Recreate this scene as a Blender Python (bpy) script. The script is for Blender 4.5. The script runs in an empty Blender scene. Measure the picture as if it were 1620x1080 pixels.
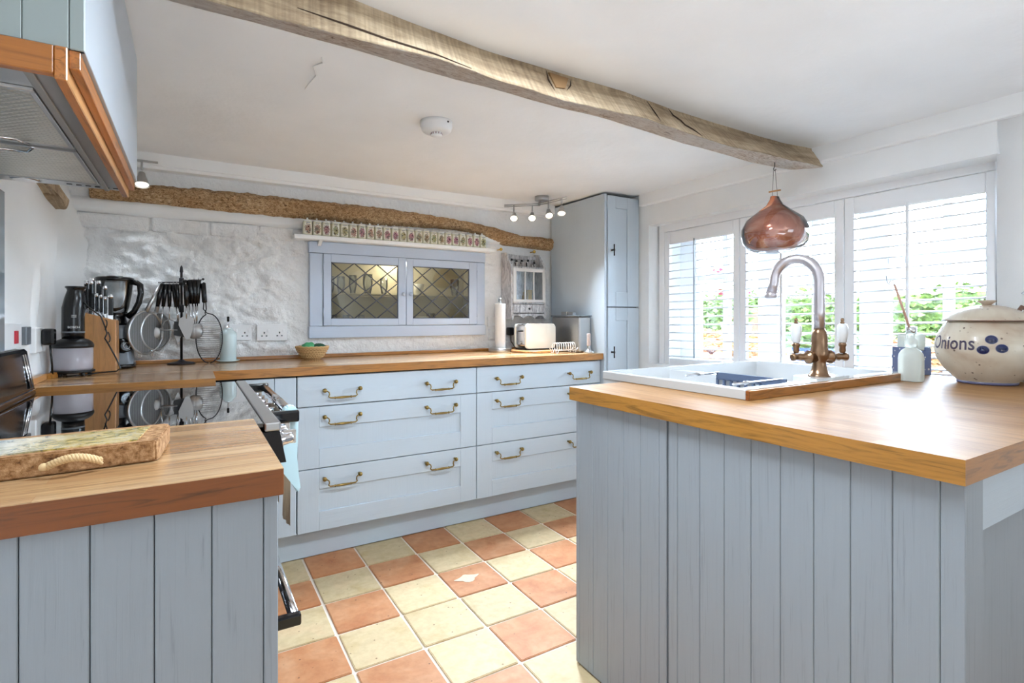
import bpy, bmesh, math, random
from mathutils import Vector, Matrix, noise
random.seed(7)
PI = math.pi
C = bpy.context.scene.collection
scene = bpy.context.scene

# ------------------------------------------------------------------ camera
cd = bpy.data.cameras.new('camera'); cam = bpy.data.objects.new('camera', cd); C.objects.link(cam)
cam.location = (0, 0, 1.13)
cam.rotation_euler = (PI/2, 0, -math.atan2(0.5172, 0.8559))
cd.sensor_width = 36; cd.lens = 840/1620*36; cd.shift_y = -40/1620
cd.clip_start = 0.02; cd.clip_end = 200
scene.camera = cam

# ------------------------------------------------------------------ world, sun, area lights, exposure
W = bpy.data.worlds.new('world'); scene.world = W; W.use_nodes = True
nt = W.node_tree; nt.nodes.clear()
o = nt.nodes.new('ShaderNodeOutputWorld'); bg = nt.nodes.new('ShaderNodeBackground')
tc = nt.nodes.new('ShaderNodeTexCoord'); nz = nt.nodes.new('ShaderNodeTexNoise'); cr = nt.nodes.new('ShaderNodeValToRGB')
mp = nt.nodes.new('ShaderNodeMapping'); mp.inputs['Scale'].default_value = (1, 1, 3.5)
nz.inputs['Scale'].default_value = 3; nz.inputs['Detail'].default_value = 5
cr.color_ramp.elements[0].position = .4; cr.color_ramp.elements[0].color = (.54, .72, .97, 1)
cr.color_ramp.elements[1].position = .6; cr.color_ramp.elements[1].color = (.77, .885, 1, 1)
nt.links.new(tc.outputs['Generated'], mp.inputs['Vector']); nt.links.new(mp.outputs[0], nz.inputs['Vector'])
nt.links.new(nz.outputs['Fac'], cr.inputs['Fac']); nt.links.new(cr.outputs[0], bg.inputs['Color'])
bg.inputs['Strength'].default_value = 8
nt.links.new(bg.outputs[0], o.inputs['Surface'])
sd = bpy.data.lights.new('sun', 'SUN'); sd.energy = 1.6; sd.angle = .02; sd.color = (1, .95, .86)
so = bpy.data.objects.new('sun', sd); C.objects.link(so)
so.rotation_euler = Vector((.75, -.25, -.62)).to_track_quat('-Z', 'Y').to_euler()
def area(name, loc, target, sx, sy, e, col=(1, 1, 1)):
    l = bpy.data.lights.new(name, 'AREA'); l.shape = 'RECTANGLE'; l.size = sx; l.size_y = sy; l.energy = e; l.color = col
    ob = bpy.data.objects.new(name, l); C.objects.link(ob); ob.location = loc
    ob.rotation_euler = (Vector(target)-Vector(loc)).to_track_quat('-Z', 'Y').to_euler(); return ob
area('rear_fill_light', (1.5, -5.2, 1.2), (1.1, 2.0, 1.2), 1.8, 1.4, 6, (.77, .885, 1))  # added fill far behind the camera; the rear wall has no window
area('upward_fill_light', (.8, -.55, .88), (.8, -.549, 1.9), 1.4, .8, 4, (.77, .885, 1))  # unseen upward fill, added to brighten the ceiling
area('overhead_fill_light', (.72, .94, 1.885), (.72, .96, 0), .6, .1, 5.5, (.77, .885, 1))  # fill added just above the view for floor and drawers; no fitting there
scene.view_settings.view_transform = 'Standard'; scene.view_settings.look = 'None'
scene.view_settings.gamma = 1; scene.view_settings.use_curve_mapping = False
scene.view_settings.exposure = 2.36

# ------------------------------------------------------------------ materials
def s2l(c):
    return tuple(((x/255)/12.92 if x/255 <= .04045 else (((x/255)+.055)/1.055)**2.4) for x in c)
def mat(name, col=(200, 200, 200), rough=.5, metal=0, **k):
    m = bpy.data.materials.new(name); m.use_nodes = True; n = m.node_tree; b = n.nodes['Principled BSDF']
    b.inputs['Base Color'].default_value = (*s2l(col), 1); b.inputs['Roughness'].default_value = rough; b.inputs['Metallic'].default_value = metal
    for kk, v in k.items(): b.inputs[kk.replace('_', ' ')].default_value = v
    return m
def N(m, t, **k):
    n = m.node_tree.nodes.new(t)
    for kk, v in k.items():
        if kk in n.inputs: n.inputs[kk].default_value = v
        else: setattr(n, kk, v)
    return n
def L(m, a, b): m.node_tree.links.new(a, b)
def bsdf(m): return m.node_tree.nodes['Principled BSDF']
def coords(m, scale=(1, 1, 1), rot=(0, 0, 0), kind='Object'):
    t = N(m, 'ShaderNodeTexCoord'); p = N(m, 'ShaderNodeMapping'); p.inputs['Scale'].default_value = scale; p.inputs['Rotation'].default_value = rot
    L(m, t.outputs[kind], p.inputs['Vector']); return p.outputs[0]
def ramp(m, fac, stops):
    r = N(m, 'ShaderNodeValToRGB'); e = r.color_ramp.elements
    while len(e) < len(stops): e.new(.5)
    for i, (p, c) in enumerate(stops): e[i].position = p; e[i].color = (*s2l(c), 1)
    L(m, fac, r.inputs['Fac']); return r.outputs['Color']
def noise_tex(m, vec, scale=5, detail=4, rough=.55, dist=0):
    n = N(m, 'ShaderNodeTexNoise'); n.inputs['Scale'].default_value = scale; n.inputs['Detail'].default_value = detail
    n.inputs['Roughness'].default_value = rough; n.inputs['Distortion'].default_value = dist; L(m, vec, n.inputs['Vector']); return n.outputs['Fac']
def bump(m, h, strength=.3, dist=.01):
    b = N(m, 'ShaderNodeBump'); b.inputs['Strength'].default_value = strength; b.inputs['Distance'].default_value = dist
    L(m, h, b.inputs['Height']); L(m, b.outputs[0], bsdf(m).inputs['Normal'])
def mixc(m, f, a, b, mode='MIX'):
    x = N(m, 'ShaderNodeMix', data_type='RGBA', blend_type=mode)
    if isinstance(f, (int, float)): x.inputs[0].default_value = f
    else: L(m, f, x.inputs[0])
    for i, v in ((6, a), (7, b)):
        if isinstance(v, tuple): x.inputs[i].default_value = (*s2l(v), 1)
        else: L(m, v, x.inputs[i])
    return x.outputs[2]

def plaster(name, col, sc=9, st=.25, d=.01):
    m = mat(name, col, .85, Specular_IOR_Level=.2); v = coords(m); n1 = noise_tex(m, v, sc, 6, .6); n2 = noise_tex(m, v, 2.2, 3)
    L(m, mixc(m, ramp(m, n2, [(.35, (0, 0, 0)), (.7, (255, 255, 255))]), tuple(int(c*.975) for c in col), col), bsdf(m).inputs['Base Color'])
    bump(m, n1, st, d); return m
M = {}
M['ceiling'] = plaster('ceiling_plaster', (246, 246, 246), 4, .35, .02)
M['wall'] = plaster('wall_plaster', (246, 246, 245), 14, .3, .008)
M['stone'] = plaster('painted_stone', (247, 247, 246), 22, .9, .02)
M['white'] = mat('white_gloss_paint', (246, 246, 245), .35)
M['shutter'] = mat('shutter_white', (244, 244, 245), .4)
def painted(name, col, vert='Z', speck=.5):
    m = mat(name, col, .42)
    sc = {'Z': (90, 90, 3), 'X': (3, 90, 90)}[vert]
    v = coords(m, sc); n = noise_tex(m, v, 1.6, 5, .65, .6); v2 = coords(m, tuple(s*1.0 for s in sc)); n2 = noise_tex(m, v2, 4, 3, .6)
    c = ramp(m, n, [(.30, tuple(int(x*.80) for x in col)), (.42, tuple(int(x*.975) for x in col)), (.7, col)])
    L(m, mixc(m, speck, col, c), bsdf(m).inputs['Base Color']); bump(m, n, .25, .002); return m
M['blue'] = painted('cabinet_blue_paint', (197, 208, 217), 'Z', .12)
M['blueh'] = painted('cabinet_blue_paint_rail', (197, 208, 217), 'X', .12)
M['board'] = painted('board_grey_blue_paint', (160, 168, 175), 'Z', .5)
M['hoodblue'] = mat('hood_blue_paint', (184, 192, 200), .45)
M['hoodboard'] = mat('hood_board_sage', (150, 160, 158), .45)
M['wcab'] = mat('wall_cupboard_lilac_blue', (192, 204, 222), .4)
def butcher(name, cols, axis='X', stave=.042, length=.38, rough=.22, coat=.35):
    m = mat(name, cols[1], rough, Coat_Weight=coat, Coat_Roughness=.12, Specular_IOR_Level=.5 if coat else .3)
    rot = (0, 0, 0) if axis == 'X' else (0, 0, PI/2)
    v = coords(m, (1, 1, 1), rot)
    b = N(m, 'ShaderNodeTexBrick'); L(m, v, b.inputs['Vector']); b.offset = .37; b.offset_frequency = 2; b.squash = 1
    for k, x in (('Scale', 1), ('Mortar Size', .0004), ('Brick Width', length), ('Row Height', stave), ('Bias', 0)): b.inputs[k].default_value = x
    b.inputs['Color1'].default_value = (0, 0, 0, 1); b.inputs['Color2'].default_value = (1, 1, 1, 1); b.inputs['Mortar'].default_value = (.3, .3, .3, 1)
    base = ramp(m, b.outputs['Color'], [(0, cols[0]), (.5, cols[1]), (1, cols[2])])
    gs = (4, 70, 70)
    g = N(m, 'ShaderNodeMapping'); g.inputs['Scale'].default_value = gs; L(m, v, g.inputs['Vector'])
    ad = N(m, 'ShaderNodeVectorMath', operation='ADD'); L(m, g.outputs[0], ad.inputs[0]); L(m, b.outputs['Color'], ad.inputs[1])
    n = noise_tex(m, ad.outputs[0], 1.3, 6, .65, 1.2)
    gr = ramp(m, n, [(.3, (150, 140, 130)), (.5, (225, 222, 218)), (.75, (255, 255, 255))])
    L(m, mixc(m, .75, base, gr, 'MULTIPLY'), bsdf(m).inputs['Base Color']); bump(m, n, .06, .002)
    return m
M['butcher'] = butcher('oak_worktop', [(160, 112, 68), (200, 154, 104), (228, 192, 146)], 'X')
M['butcher_dark'] = butcher('oak_worktop_dark', [(168, 126, 84), (188, 146, 102), (204, 166, 122)], 'X', .05, .5)
M['island_top'] = butcher('oak_island_top', [(152, 108, 62), (164, 120, 72), (172, 130, 84)], 'Y', .045, .6, .45, .0)
def solidwood(name, col, axis='X', dark=.62, rough=.35):
    m = mat(name, col, rough, Coat_Weight=.25, Coat_Roughness=.2)
    sc = {'X': (5, 60, 60), 'Y': (60, 5, 60), 'Z': (60, 60, 5)}[axis]
    v = coords(m, sc); n = noise_tex(m, v, 1.1, 6, .6, 1.5)
    L(m, ramp(m, n, [(.28, tuple(int(c*dark) for c in col)), (.5, tuple(int(c*.93) for c in col)), (.75, col)]), bsdf(m).inputs['Base Color'])
    bump(m, n, .08, .002); return m
M['edge_y'] = solidwood('oak_edge_y', (190, 132, 54), 'Y'); M['edge_x'] = solidwood('oak_edge_x', (186, 124, 56), 'X')
M['edge_dark'] = solidwood('oak_end_grain_dark', (142, 80, 34), 'X', .6)
M['pelmet'] = solidwood('pelmet_wood', (196, 122, 56), 'Y'); M['pelmetx'] = solidwood('pelmet_wood_x', (176, 108, 44), 'X')
M['ply'] = solidwood('ply_edge', (226, 166, 104), 'Y', .85)
M['beech'] = solidwood('knife_block_wood', (208, 150, 92), 'Z', .8, .4)
def beam_mat():
    m = mat('old_oak_beam', (178, 152, 118), .85); v = coords(m, (2, 14, 14)); v2 = coords(m, (90, 3, 2)); v3 = coords(m, (5, 5, 5))
    n = noise_tex(m, v, 1.6, 8, .7, .8); s = noise_tex(m, v2, 1, 3, .5); k = noise_tex(m, v3, 1.2, 5, .6)
    c = ramp(m, n, [(.27, (92, 74, 58)), (.36, (166, 146, 120)), (.55, (204, 186, 158)), (.75, (222, 206, 182))])
    c = mixc(m, .4, c, ramp(m, s, [(.35, (150, 130, 110)), (.6, (255, 250, 240))]), 'MULTIPLY')
    c = mixc(m, .55, c, ramp(m, k, [(.3, (150, 120, 90)), (.5, (230, 220, 210)), (.7, (255, 250, 250))]), 'MULTIPLY')
    L(m, c, bsdf(m).inputs['Base Color']); bump(m, n, .8, .01); return m
M['beam'] = beam_mat()
def beamb():
    m = mat('beam_worm_eaten_underside', (210, 190, 170), .9); v = coords(m, (7, 20, 20)); n = noise_tex(m, v, 3.2, 8, .75, 1.6)
    k = noise_tex(m, coords(m, (1.2, 1.2, 1.2)), 2, 2)
    c = ramp(m, n, [(.31, (80, 58, 44)), (.39, (190, 158, 130)), (.52, (232, 214, 196)), (.7, (244, 236, 226))])
    c = mixc(m, ramp(m, k, [(.4, (0, 0, 0)), (.65, (200, 200, 200))]), c, (240, 234, 228))
    L(m, c, bsdf(m).inputs['Base Color']); bump(m, n, 1, .02); return m
M['beamb'] = beamb()
def bark():
    m = mat('rough_bark_lintel', (140, 105, 70), .95); v = coords(m, (20, 20, 34)); n = noise_tex(m, v, 3.4, 8, .72, 1.2); k = noise_tex(m, coords(m), 5, 3)
    c = ramp(m, n, [(.34, (84, 58, 34)), (.43, (160, 124, 84)), (.54, (208, 176, 134)), (.68, (232, 212, 182))])
    c = mixc(m, .5, c, ramp(m, k, [(.35, (215, 180, 130)), (.6, (255, 248, 240))]), 'MULTIPLY')
    L(m, c, bsdf(m).inputs['Base Color']); bump(m, n, .7, .012); return m
M['bark'] = bark()
M['steel'] = mat('brushed_steel', (190, 190, 190), .28, 1); M['chrome'] = mat('chrome', (225, 225, 228), .1, 1)
M['headsteel'] = mat('utensil_steel', (176, 174, 172), .5, .6); M['dsteel'] = mat('stained_steel', (170, 168, 164), .4, .7)
M['pewter'] = mat('tarnished_nickel', (200, 194, 198), .3, .85); M['bronze'] = mat('worn_bronze', (140, 112, 88), .28, .95)
M['brass'] = mat('antique_brass', (150, 126, 74), .3, 1); M['gold'] = mat('gold', (220, 180, 90), .3, 1)
M['black'] = mat('black_plastic', (9, 9, 11), .2); M['blackm'] = mat('black_matt', (14, 14, 16), .45); M['iron'] = mat('dark_iron', (60, 58, 60), .45, .8)
M['hob'] = mat('hob_black_glass', (6, 7, 9), .02, 0, IOR=1.9, Coat_Weight=1, Coat_Roughness=.01)
M['enamel'] = mat('black_enamel', (14, 14, 18), .12)
M['ceramic'] = mat('white_ceramic', (216, 217, 217), .12, Coat_Weight=.5); M['plastic'] = mat('white_plastic', (236, 236, 236), .35)
M['rubwhite'] = mat('scuffed_sink_side', (186, 185, 183), .5)
M['grey'] = mat('grey_plastic', (112, 118, 124), .35); M['seam'] = mat('paint_seam', (96, 102, 108), .9); M['darkgap'] = mat('dark_gap', (30, 34, 38), .9)
M['rack'] = mat('slate_blue_rack', (86, 98, 122), .5)
M['red'] = mat('red_switch', (196, 30, 52), .35); M['paleblue'] = mat('pale_blue_ceramic', (206, 222, 222), .15, Coat_Weight=.4)
M['cream'] = mat('cream_enamel', (230, 228, 218), .15, Coat_Weight=.6); M['paper'] = mat('kitchen_paper', (228, 228, 228), .9)
M['cloth'] = mat('pale_blue_cloth', (204, 232, 238), .9); M['grout'] = plaster('grout', (230, 216, 200), 30)
M['lead'] = mat('lead_came', (96, 98, 106), .45, .4)
def glass(name, tint=(255, 255, 255), rough=0, gl=.12, ior=1.45):
    m = bpy.data.materials.new(name); m.use_nodes = True; n = m.node_tree; n.nodes.clear()
    o = n.nodes.new('ShaderNodeOutputMaterial'); t = n.nodes.new('ShaderNodeBsdfTransparent'); g = n.nodes.new('ShaderNodeBsdfGlossy'); x = n.nodes.new('ShaderNodeMixShader'); f = n.nodes.new('ShaderNodeFresnel')
    t.inputs[0].default_value = (*s2l(tint), 1); g.inputs['Roughness'].default_value = rough; f.inputs['IOR'].default_value = ior
    mth = n.nodes.new('ShaderNodeMath'); mth.operation = 'ADD'; mth.inputs[1].default_value = gl; n.links.new(f.outputs[0], mth.inputs[0])
    n.links.new(mth.outputs[0], x.inputs[0]); n.links.new(t.outputs[0], x.inputs[1]); n.links.new(g.outputs[0], x.inputs[2]); n.links.new(x.outputs[0], o.inputs['Surface']); return m
M['pane'] = glass('window_glass', (250, 252, 252), 0, .02); M['cabglass'] = glass('leaded_glass', (236, 232, 218), .02, .05)
M['clear'] = glass('clear_glass', (248, 250, 251), .02, .08); M['smoke'] = mat('clear_plastic_bowl', (226, 222, 232), .12, Alpha=.42)
M['bulb'] = glass('ornament_clear_glass', (236, 236, 242), .03, .14)
M['splash'] = mat('splashback_glass', (130, 142, 150), .08)
def copper():
    m = mat('copper_lustre', (226, 150, 112), .2, .35); v = coords(m, (1, 1, .5)); n = noise_tex(m, v, 9, 4, .5, 2.5)
    L(m, ramp(m, n, [(.3, (196, 108, 78)), (.5, (234, 150, 110)), (.7, (250, 196, 158))]), bsdf(m).inputs['Base Color']); bump(m, n, .35, .01); return m
M['copper'] = copper()
def tile(name, cols, spot):
    m = mat(name, cols[0], .55); v = coords(m); oi = N(m, 'ShaderNodeObjectInfo'); ml = N(m, 'ShaderNodeVectorMath', operation='SCALE'); 
    cb = N(m, 'ShaderNodeCombineXYZ'); mt = N(m, 'ShaderNodeMath', operation='MULTIPLY'); mt.inputs[1].default_value = 37
    L(m, oi.outputs['Random'], mt.inputs[0]); L(m, mt.outputs[0], cb.inputs[0]); L(m, mt.outputs[0], cb.inputs[1])
    ad = N(m, 'ShaderNodeVectorMath', operation='ADD'); L(m, v, ad.inputs[0]); L(m, cb.outputs[0], ad.inputs[1])
    n = noise_tex(m, ad.outputs[0], 7, 5, .6, .5); n2 = noise_tex(m, ad.outputs[0], 30, 4, .6)
    vo = N(m, 'ShaderNodeTexVoronoi'); vo.inputs['Scale'].default_value = 22; L(m, ad.outputs[0], vo.inputs['Vector'])
    c = ramp(m, n, [(.3, cols[0]), (.5, cols[1]), (.7, cols[2])])
    c = mixc(m, .3, c, ramp(m, n2, [(.35, (205, 190, 170)), (.6, (255, 255, 255))]), 'MULTIPLY')
    c = mixc(m, ramp(m, vo.outputs['Distance'], [(.05, (255, 255, 255)), (.09, (0, 0, 0))]), c, spot)
    rv = N(m, 'ShaderNodeHueSaturation'); L(m, c, rv.inputs['Color'])
    mr = N(m, 'ShaderNodeMapRange'); mr.inputs[3].default_value = .9; mr.inputs[4].default_value = 1.08; L(m, oi.outputs['Random'], mr.inputs[0]); L(m, mr.outputs[0], rv.inputs['Value'])
    L(m, rv.outputs[0], bsdf(m).inputs['Base Color']); bump(m, n2, .15, .004); return m
M['tcream'] = tile('cream_tile', [(198, 172, 126), (208, 186, 146), (212, 184, 144)], (140, 110, 80))
M['tterra'] = tile('terracotta_tile', [(178, 112, 68), (192, 132, 88), (202, 150, 110)], (120, 76, 52))

# ------------------------------------------------------------------ mesh helpers
def box(bm, x0, x1, y0, y1, z0, z1, bev=0, mi=0, seg=1):
    x0, x1 = min(x0, x1), max(x0, x1); y0, y1 = min(y0, y1), max(y0, y1); z0, z1 = min(z0, z1), max(z0, z1)
    r = bmesh.ops.create_cube(bm, size=1); vs = r['verts']
    for v in vs: v.co = Vector(((x0+x1)/2+v.co.x*(x1-x0), (y0+y1)/2+v.co.y*(y1-y0), (z0+z1)/2+v.co.z*(z1-z0)))
    fs = set(f for v in vs for f in v.link_faces)
    for f in fs: f.material_index = mi
    if bev:
        es = list(set(e for v in vs for e in v.link_edges))
        rr = bmesh.ops.bevel(bm, geom=es, offset=bev, segments=seg, profile=.5, affect='EDGES'); 
        for f in rr['faces']: f.material_index = mi
        vs = list(set(v for f in rr['faces'] for v in f.verts) | set(v for v in vs if v.is_valid))
    return vs
def frame_of(d):
    d = d.normalized(); a = Vector((0, 0, 1)) if abs(d.z) < .9 else Vector((1, 0, 0)); u = d.cross(a).normalized(); return u, d.cross(u).normalized()
def tube(bm, pts, r, n=8, closed=False, mi=0, caps=True):
    pts = [Vector(p) for p in pts]; k = len(pts); rs = r if isinstance(r, (list, tuple)) else [r]*k; rings = []; out = []
    u = None
    for i, p in enumerate(pts):
        if closed: d = pts[(i+1) % k]-pts[i-1]
        else: d = pts[min(i+1, k-1)]-pts[max(i-1, 0)]
        d.normalize()
        if u is None: u, w = frame_of(d)
        else:
            u = (u-d*u.dot(d)); u = u.normalized() if u.length > 1e-6 else frame_of(d)[0]; w = d.cross(u)
        ring = [bm.verts.new(p+(u*math.cos(2*PI*j/n)+w*math.sin(2*PI*j/n))*rs[i]) for j in range(n)]; rings.append(ring); out += ring
    for i in range(k if closed else k-1):
        a, b = rings[i], rings[(i+1) % k]
        for j in range(n):
            f = bm.faces.new((a[j], a[(j+1) % n], b[(j+1) % n], b[j])); f.smooth = n > 5; f.material_index = mi
    if not closed and caps:
        for ring in (rings[0][::-1], rings[-1]):
            f = bm.faces.new(ring); f.material_index = mi
    return out
def cyl(bm, p0, p1, r0, r1=None, n=16, mi=0): return tube(bm, [p0, p1], [r0, r0 if r1 is None else r1], n, mi=mi)
def lathe(bm, prof, c=(0, 0, 0), n=28, mi=0, sq=None, a0=0, a1=2*PI):
    out = []; rings = []; full = abs(a1-a0-2*PI) < 1e-6; m = n if full else n+1
    for r, z in prof:
        ring = []
        for j in range(m):
            a = a0+(a1-a0)*j/n; k = 1
            if sq: k = (abs(math.cos(a))**sq+abs(math.sin(a))**sq)**(-1/sq)
            ring.append(bm.verts.new((c[0]+r*k*math.cos(a), c[1]+r*k*math.sin(a), c[2]+z)))
        rings.append(ring); out += ring
    for i in range(len(prof)-1):
        a, b = rings[i], rings[i+1]
        for j in range(n if full else m-1):
            f = bm.faces.new((a[j], a[(j+1) % m], b[(j+1) % m], b[j])); f.smooth = True; f.material_index = mi
    if full:
        if prof[0][0] > 1e-4: bm.faces.new(rings[0][::-1]).material_index = mi
        if prof[-1][0] > 1e-4: bm.faces.new(rings[-1]).material_index = mi
    return out
def ball(bm, c, r, n=12, mi=0, sc=(1, 1, 1)):
    rr = bmesh.ops.create_uvsphere(bm, u_segments=n, v_segments=max(6, n//2), radius=1)
    for v in rr['verts']: v.co = Vector((c[0]+v.co.x*r*sc[0], c[1]+v.co.y*r*sc[1], c[2]+v.co.z*r*sc[2]))
    for f in set(f for v in rr['verts'] for f in v.link_faces): f.smooth = True; f.material_index = mi
    return rr['verts']
def prism(bm, poly, axis, a, b, mi=0):
    def P(p, t): return {'x': (t, p[0], p[1]), 'y': (p[0], t, p[1]), 'z': (p[0], p[1], t)}[axis]
    A = [bm.verts.new(P(p, a)) for p in poly]; Bv = [bm.verts.new(P(p, b)) for p in poly]; k = len(poly)
    fs = [bm.faces.new(A), bm.faces.new(Bv[::-1])]+[bm.faces.new((A[i], Bv[i], Bv[(i+1) % k], A[(i+1) % k])) for i in range(k)]
    for f in fs: f.material_index = mi
    return A+Bv
def xf(vs, m):
    for v in vs: v.co = m @ v.co
def wob(bm, amp, sc, seed=0, vs=None):
    for v in (vs or bm.verts):
        p = v.co*sc+Vector((seed, seed*1.7, -seed)); v.co += Vector((noise.noise(p), noise.noise(p+Vector((9, 3, 1))), noise.noise(p+Vector((2, 7, 5)))))*amp
def text_mesh(s, size, off=0):
    cu = bpy.data.curves.new('t', 'FONT'); cu.body = s; cu.size = size; cu.align_x = 'CENTER'; cu.align_y = 'CENTER'; cu.resolution_u = 3; cu.offset = off
    t = bpy.data.objects.new('t', cu); C.objects.link(t); bpy.context.view_layer.update()
    me = bpy.data.meshes.new_from_object(t.evaluated_get(bpy.context.evaluated_depsgraph_get())); bpy.data.objects.remove(t); return me

WORLD = set()
def tag(o, label=None, cat=None, group=None, kind=None):
    if label: o['label'] = label
    if cat: o['category'] = cat
    if group: o['group'] = group
    if kind: o['kind'] = kind
    return o
def thing(name, label, cat, loc=(0, 0, 0), group=None, world=True, rz=0):
    o = bpy.data.objects.new(name, None); C.objects.link(o); o.location = loc; o.rotation_euler = (0, 0, rz); o.empty_display_size = .05
    tag(o, label, cat, group)
    if world: WORLD.add(o.name)
    return o
def root_of(o):
    while o.parent: o = o.parent
    return o
def obj(name, bm, m, parent=None, label=None, kind=None):
    if parent is not None:
        r = root_of(parent)
        if r.name in WORLD:
            off = r.location
            for v in bm.verts: v.co -= off
    me = bpy.data.meshes.new(name); bmesh.ops.recalc_face_normals(bm, faces=bm.faces[:]); bm.to_mesh(me); bm.free()
    for x in (m if isinstance(m, (list, tuple)) else [m]): me.materials.append(M[x] if isinstance(x, str) else x)
    o = bpy.data.objects.new(name, me); C.objects.link(o)
    if parent is not None: o.parent = parent
    return tag(o, label, kind=kind)
def nb(): return bmesh.new()
def solo(name, bm, m, label, cat, loc, group=None, world=True):
    """a thing that is one mesh, its origin at loc"""
    if world:
        for v in bm.verts: v.co -= Vector(loc)
    o = obj(name, bm, m); o.location = loc; return tag(o, label, cat, group)
def dup(r, loc=None, label=None, parent=None):
    c = r.copy(); C.objects.link(c)
    if parent is not None: c.parent = parent
    if loc is not None: c.location = loc
    if label: c['label'] = label
    for ch in list(r.children): dup(ch, parent=c)
    return c
def child_of(o, p): o.parent = p; return o

# ================================================================== THE SETTING
def interp(tab, x):
    if x <= tab[0][0]: return tab[0][1]
    for (a, p), (b, q) in zip(tab, tab[1:]):
        if x <= b: return p+(q-p)*(x-a)/(b-a)
    return tab[-1][1]
def grid(bm, us, vs_, fn):
    G = [[bm.verts.new(fn(u, v)) for v in vs_] for u in us]
    for i in range(len(us)-1):
        for j in range(len(vs_)-1):
            f = bm.faces.new((G[i][j], G[i+1][j], G[i+1][j+1], G[i][j+1])); f.smooth = True
    return G
def lin(a, b, n): return [a+(b-a)*i/(n-1) for i in range(n)]
CEIL = 1.908
# floor with its tiles
bm = nb(); box(bm, -.7, 2.9, -5.7, 3.3, -.08, -.006); floor = tag(obj('floor', bm, 'grout'), kind='structure')
variants = {}
for mn in ('tcream', 'tterra'):
    for k in range(4):
        b = nb(); rnd = random.Random(k*7+len(mn)); hs = .1145
        pts = []
        for sx, sy in ((-1, -1), (1, -1), (1, 1), (-1, 1)):
            for t in ((1, .965), (.965, 1)) if sx*sy > 0 else ((.965, 1), (1, .965)):
                pts.append((sx*hs*t[0]+rnd.uniform(-.0012, .0012), sy*hs*t[1]*.975+rnd.uniform(-.0012, .0012)))
        prism(b, pts, 'z', -.012, -.0015)
        top = prism(b, [(x*.975, y*.975) for x, y in pts], 'z', -.0016, 0)
        me = bpy.data.meshes.new('tile_%s_%d' % (mn, k)); bmesh.ops.recalc_face_normals(b, faces=b.faces[:]); b.to_mesh(me); b.free(); me.materials.append(M[mn]); variants[mn, k] = me
pattern = ['.'] * 0
rows = ['CTCTCTCTCTC', 'TTCTCTCTCTC', 'CCTCTCTCTCT', 'TTCCCTCTCTC', 'CCTCTCCTCTC', 'TCTTCTCTCTC']
for j in range(14):
    for i in range(-2, 10):
        ch = None
        if j == 0: ch = 'CT'[i % 2]
        elif j == 1: ch = 'TC'[i % 2]
        elif j == 2: ch = 'CT'[i % 2]
        elif j == 3: ch = {0: 'T', 1: 'C', 2: 'C', 3: 'C', 4: 'T', 5: 'C'}.get(i, 'TC'[i % 2])
        elif j == 4: ch = {0: 'C', 1: 'T', 2: 'C', 3: 'T', 4: 'C'}.get(i, 'CT'[i % 2])
        elif j == 5: ch = {0: 'C', 1: 'C', 2: 'T', 3: 'C'}.get(i, 'CT'[i % 2])
        else: ch = random.choice('CT')
        x = .3245+.239*i; y = 2.518-.2325*j
        t = bpy.data.objects.new('tile', variants['tcream' if ch == 'C' else 'tterra', random.randrange(4)]); C.objects.link(t); t.parent = floor
        t.location = (x+random.uniform(-.001, .001), y+random.uniform(-.001, .001), random.uniform(-.0012, 0)); t.rotation_euler = (0, 0, random.choice([0, PI])+random.uniform(-.006, .006))
# a worn chip in one terracotta tile
bm = nb(); prism(bm, [(1.02+.05*math.cos(a)*(1+.35*math.sin(3*a)), 2.06+.028*math.sin(a)*(1+.3*math.cos(4*a))) for a in lin(0, 2*PI, 23)[:-1]], 'z', .0, .0006)
chip = plaster('chipped_tile', (206, 192, 168), 60, .6, .004); child_of(obj('tile_chip', bm, chip), floor)

# ceiling
bm = nb(); grid(bm, lin(-.7, 2.9, 60), lin(-5.7, 3.3, 90), lambda x, y: (x, y, CEIL+.006*noise.noise(Vector((x*1.3, y*1.3, 0)))+.0025*noise.noise(Vector((x*6, y*6, 3)))))
r = bmesh.ops.extrude_face_region(bm, geom=bm.faces[:]); [setattr(v.co, 'z', CEIL+.1) for v in r['geom'] if isinstance(v, bmesh.types.BMVert)]
ceiling = tag(obj('ceiling', bm, 'ceiling'), kind='structure')
bm = nb(); tube(bm, [(.335, 1.66, CEIL-.001), (.345, 1.69, CEIL-.003), (.325, 1.73, CEIL-.003), (.345, 1.79, CEIL-.003), (.337, 1.86, CEIL-.003), (.333, 1.92, CEIL-.001)], [.001, .0025, .002, .003, .002, .001], 6)
child_of(obj('plaster_crack', bm, 'ceiling'), ceiling)

# back wall of painted rubble stone
def stone(x, z):
    m = min(1, max(0, (1.60-z)/.05))*min(1, max(0, (z-.90)/.06))*(1 if x < .35 else max(.25, 1-(x-.35)/.25))
    p = Vector((x*5.2+.25*noise.noise(Vector((x*5, z*5, 1))), z*9.0+.3*noise.noise(Vector((x*4, z*4, 7))), 2.2))
    d, _ = noise.voronoi(p); e = min(1, (d[1]-d[0])/.28)
    pl = e*e*(3-2*e)
    a = noise.fractal(Vector((x*11+z*3, z*13, 4)), .8, 2.1, 5)
    tilt = noise.cell(p*1.0)*.006
    return m*(.012*pl+.021*a+tilt*pl)
bm = nb(); grid(bm, lin(-.52, 2.52, 330), lin(.88, 1.68, 100), lambda x, z: (x, 3.122-stone(x, z), z))
for f in [f for f in bm.faces if .64 < f.calc_center_median().x < 1.58 and 1.09 < f.calc_center_median().z < 1.465]: bm.faces.remove(f)
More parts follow.
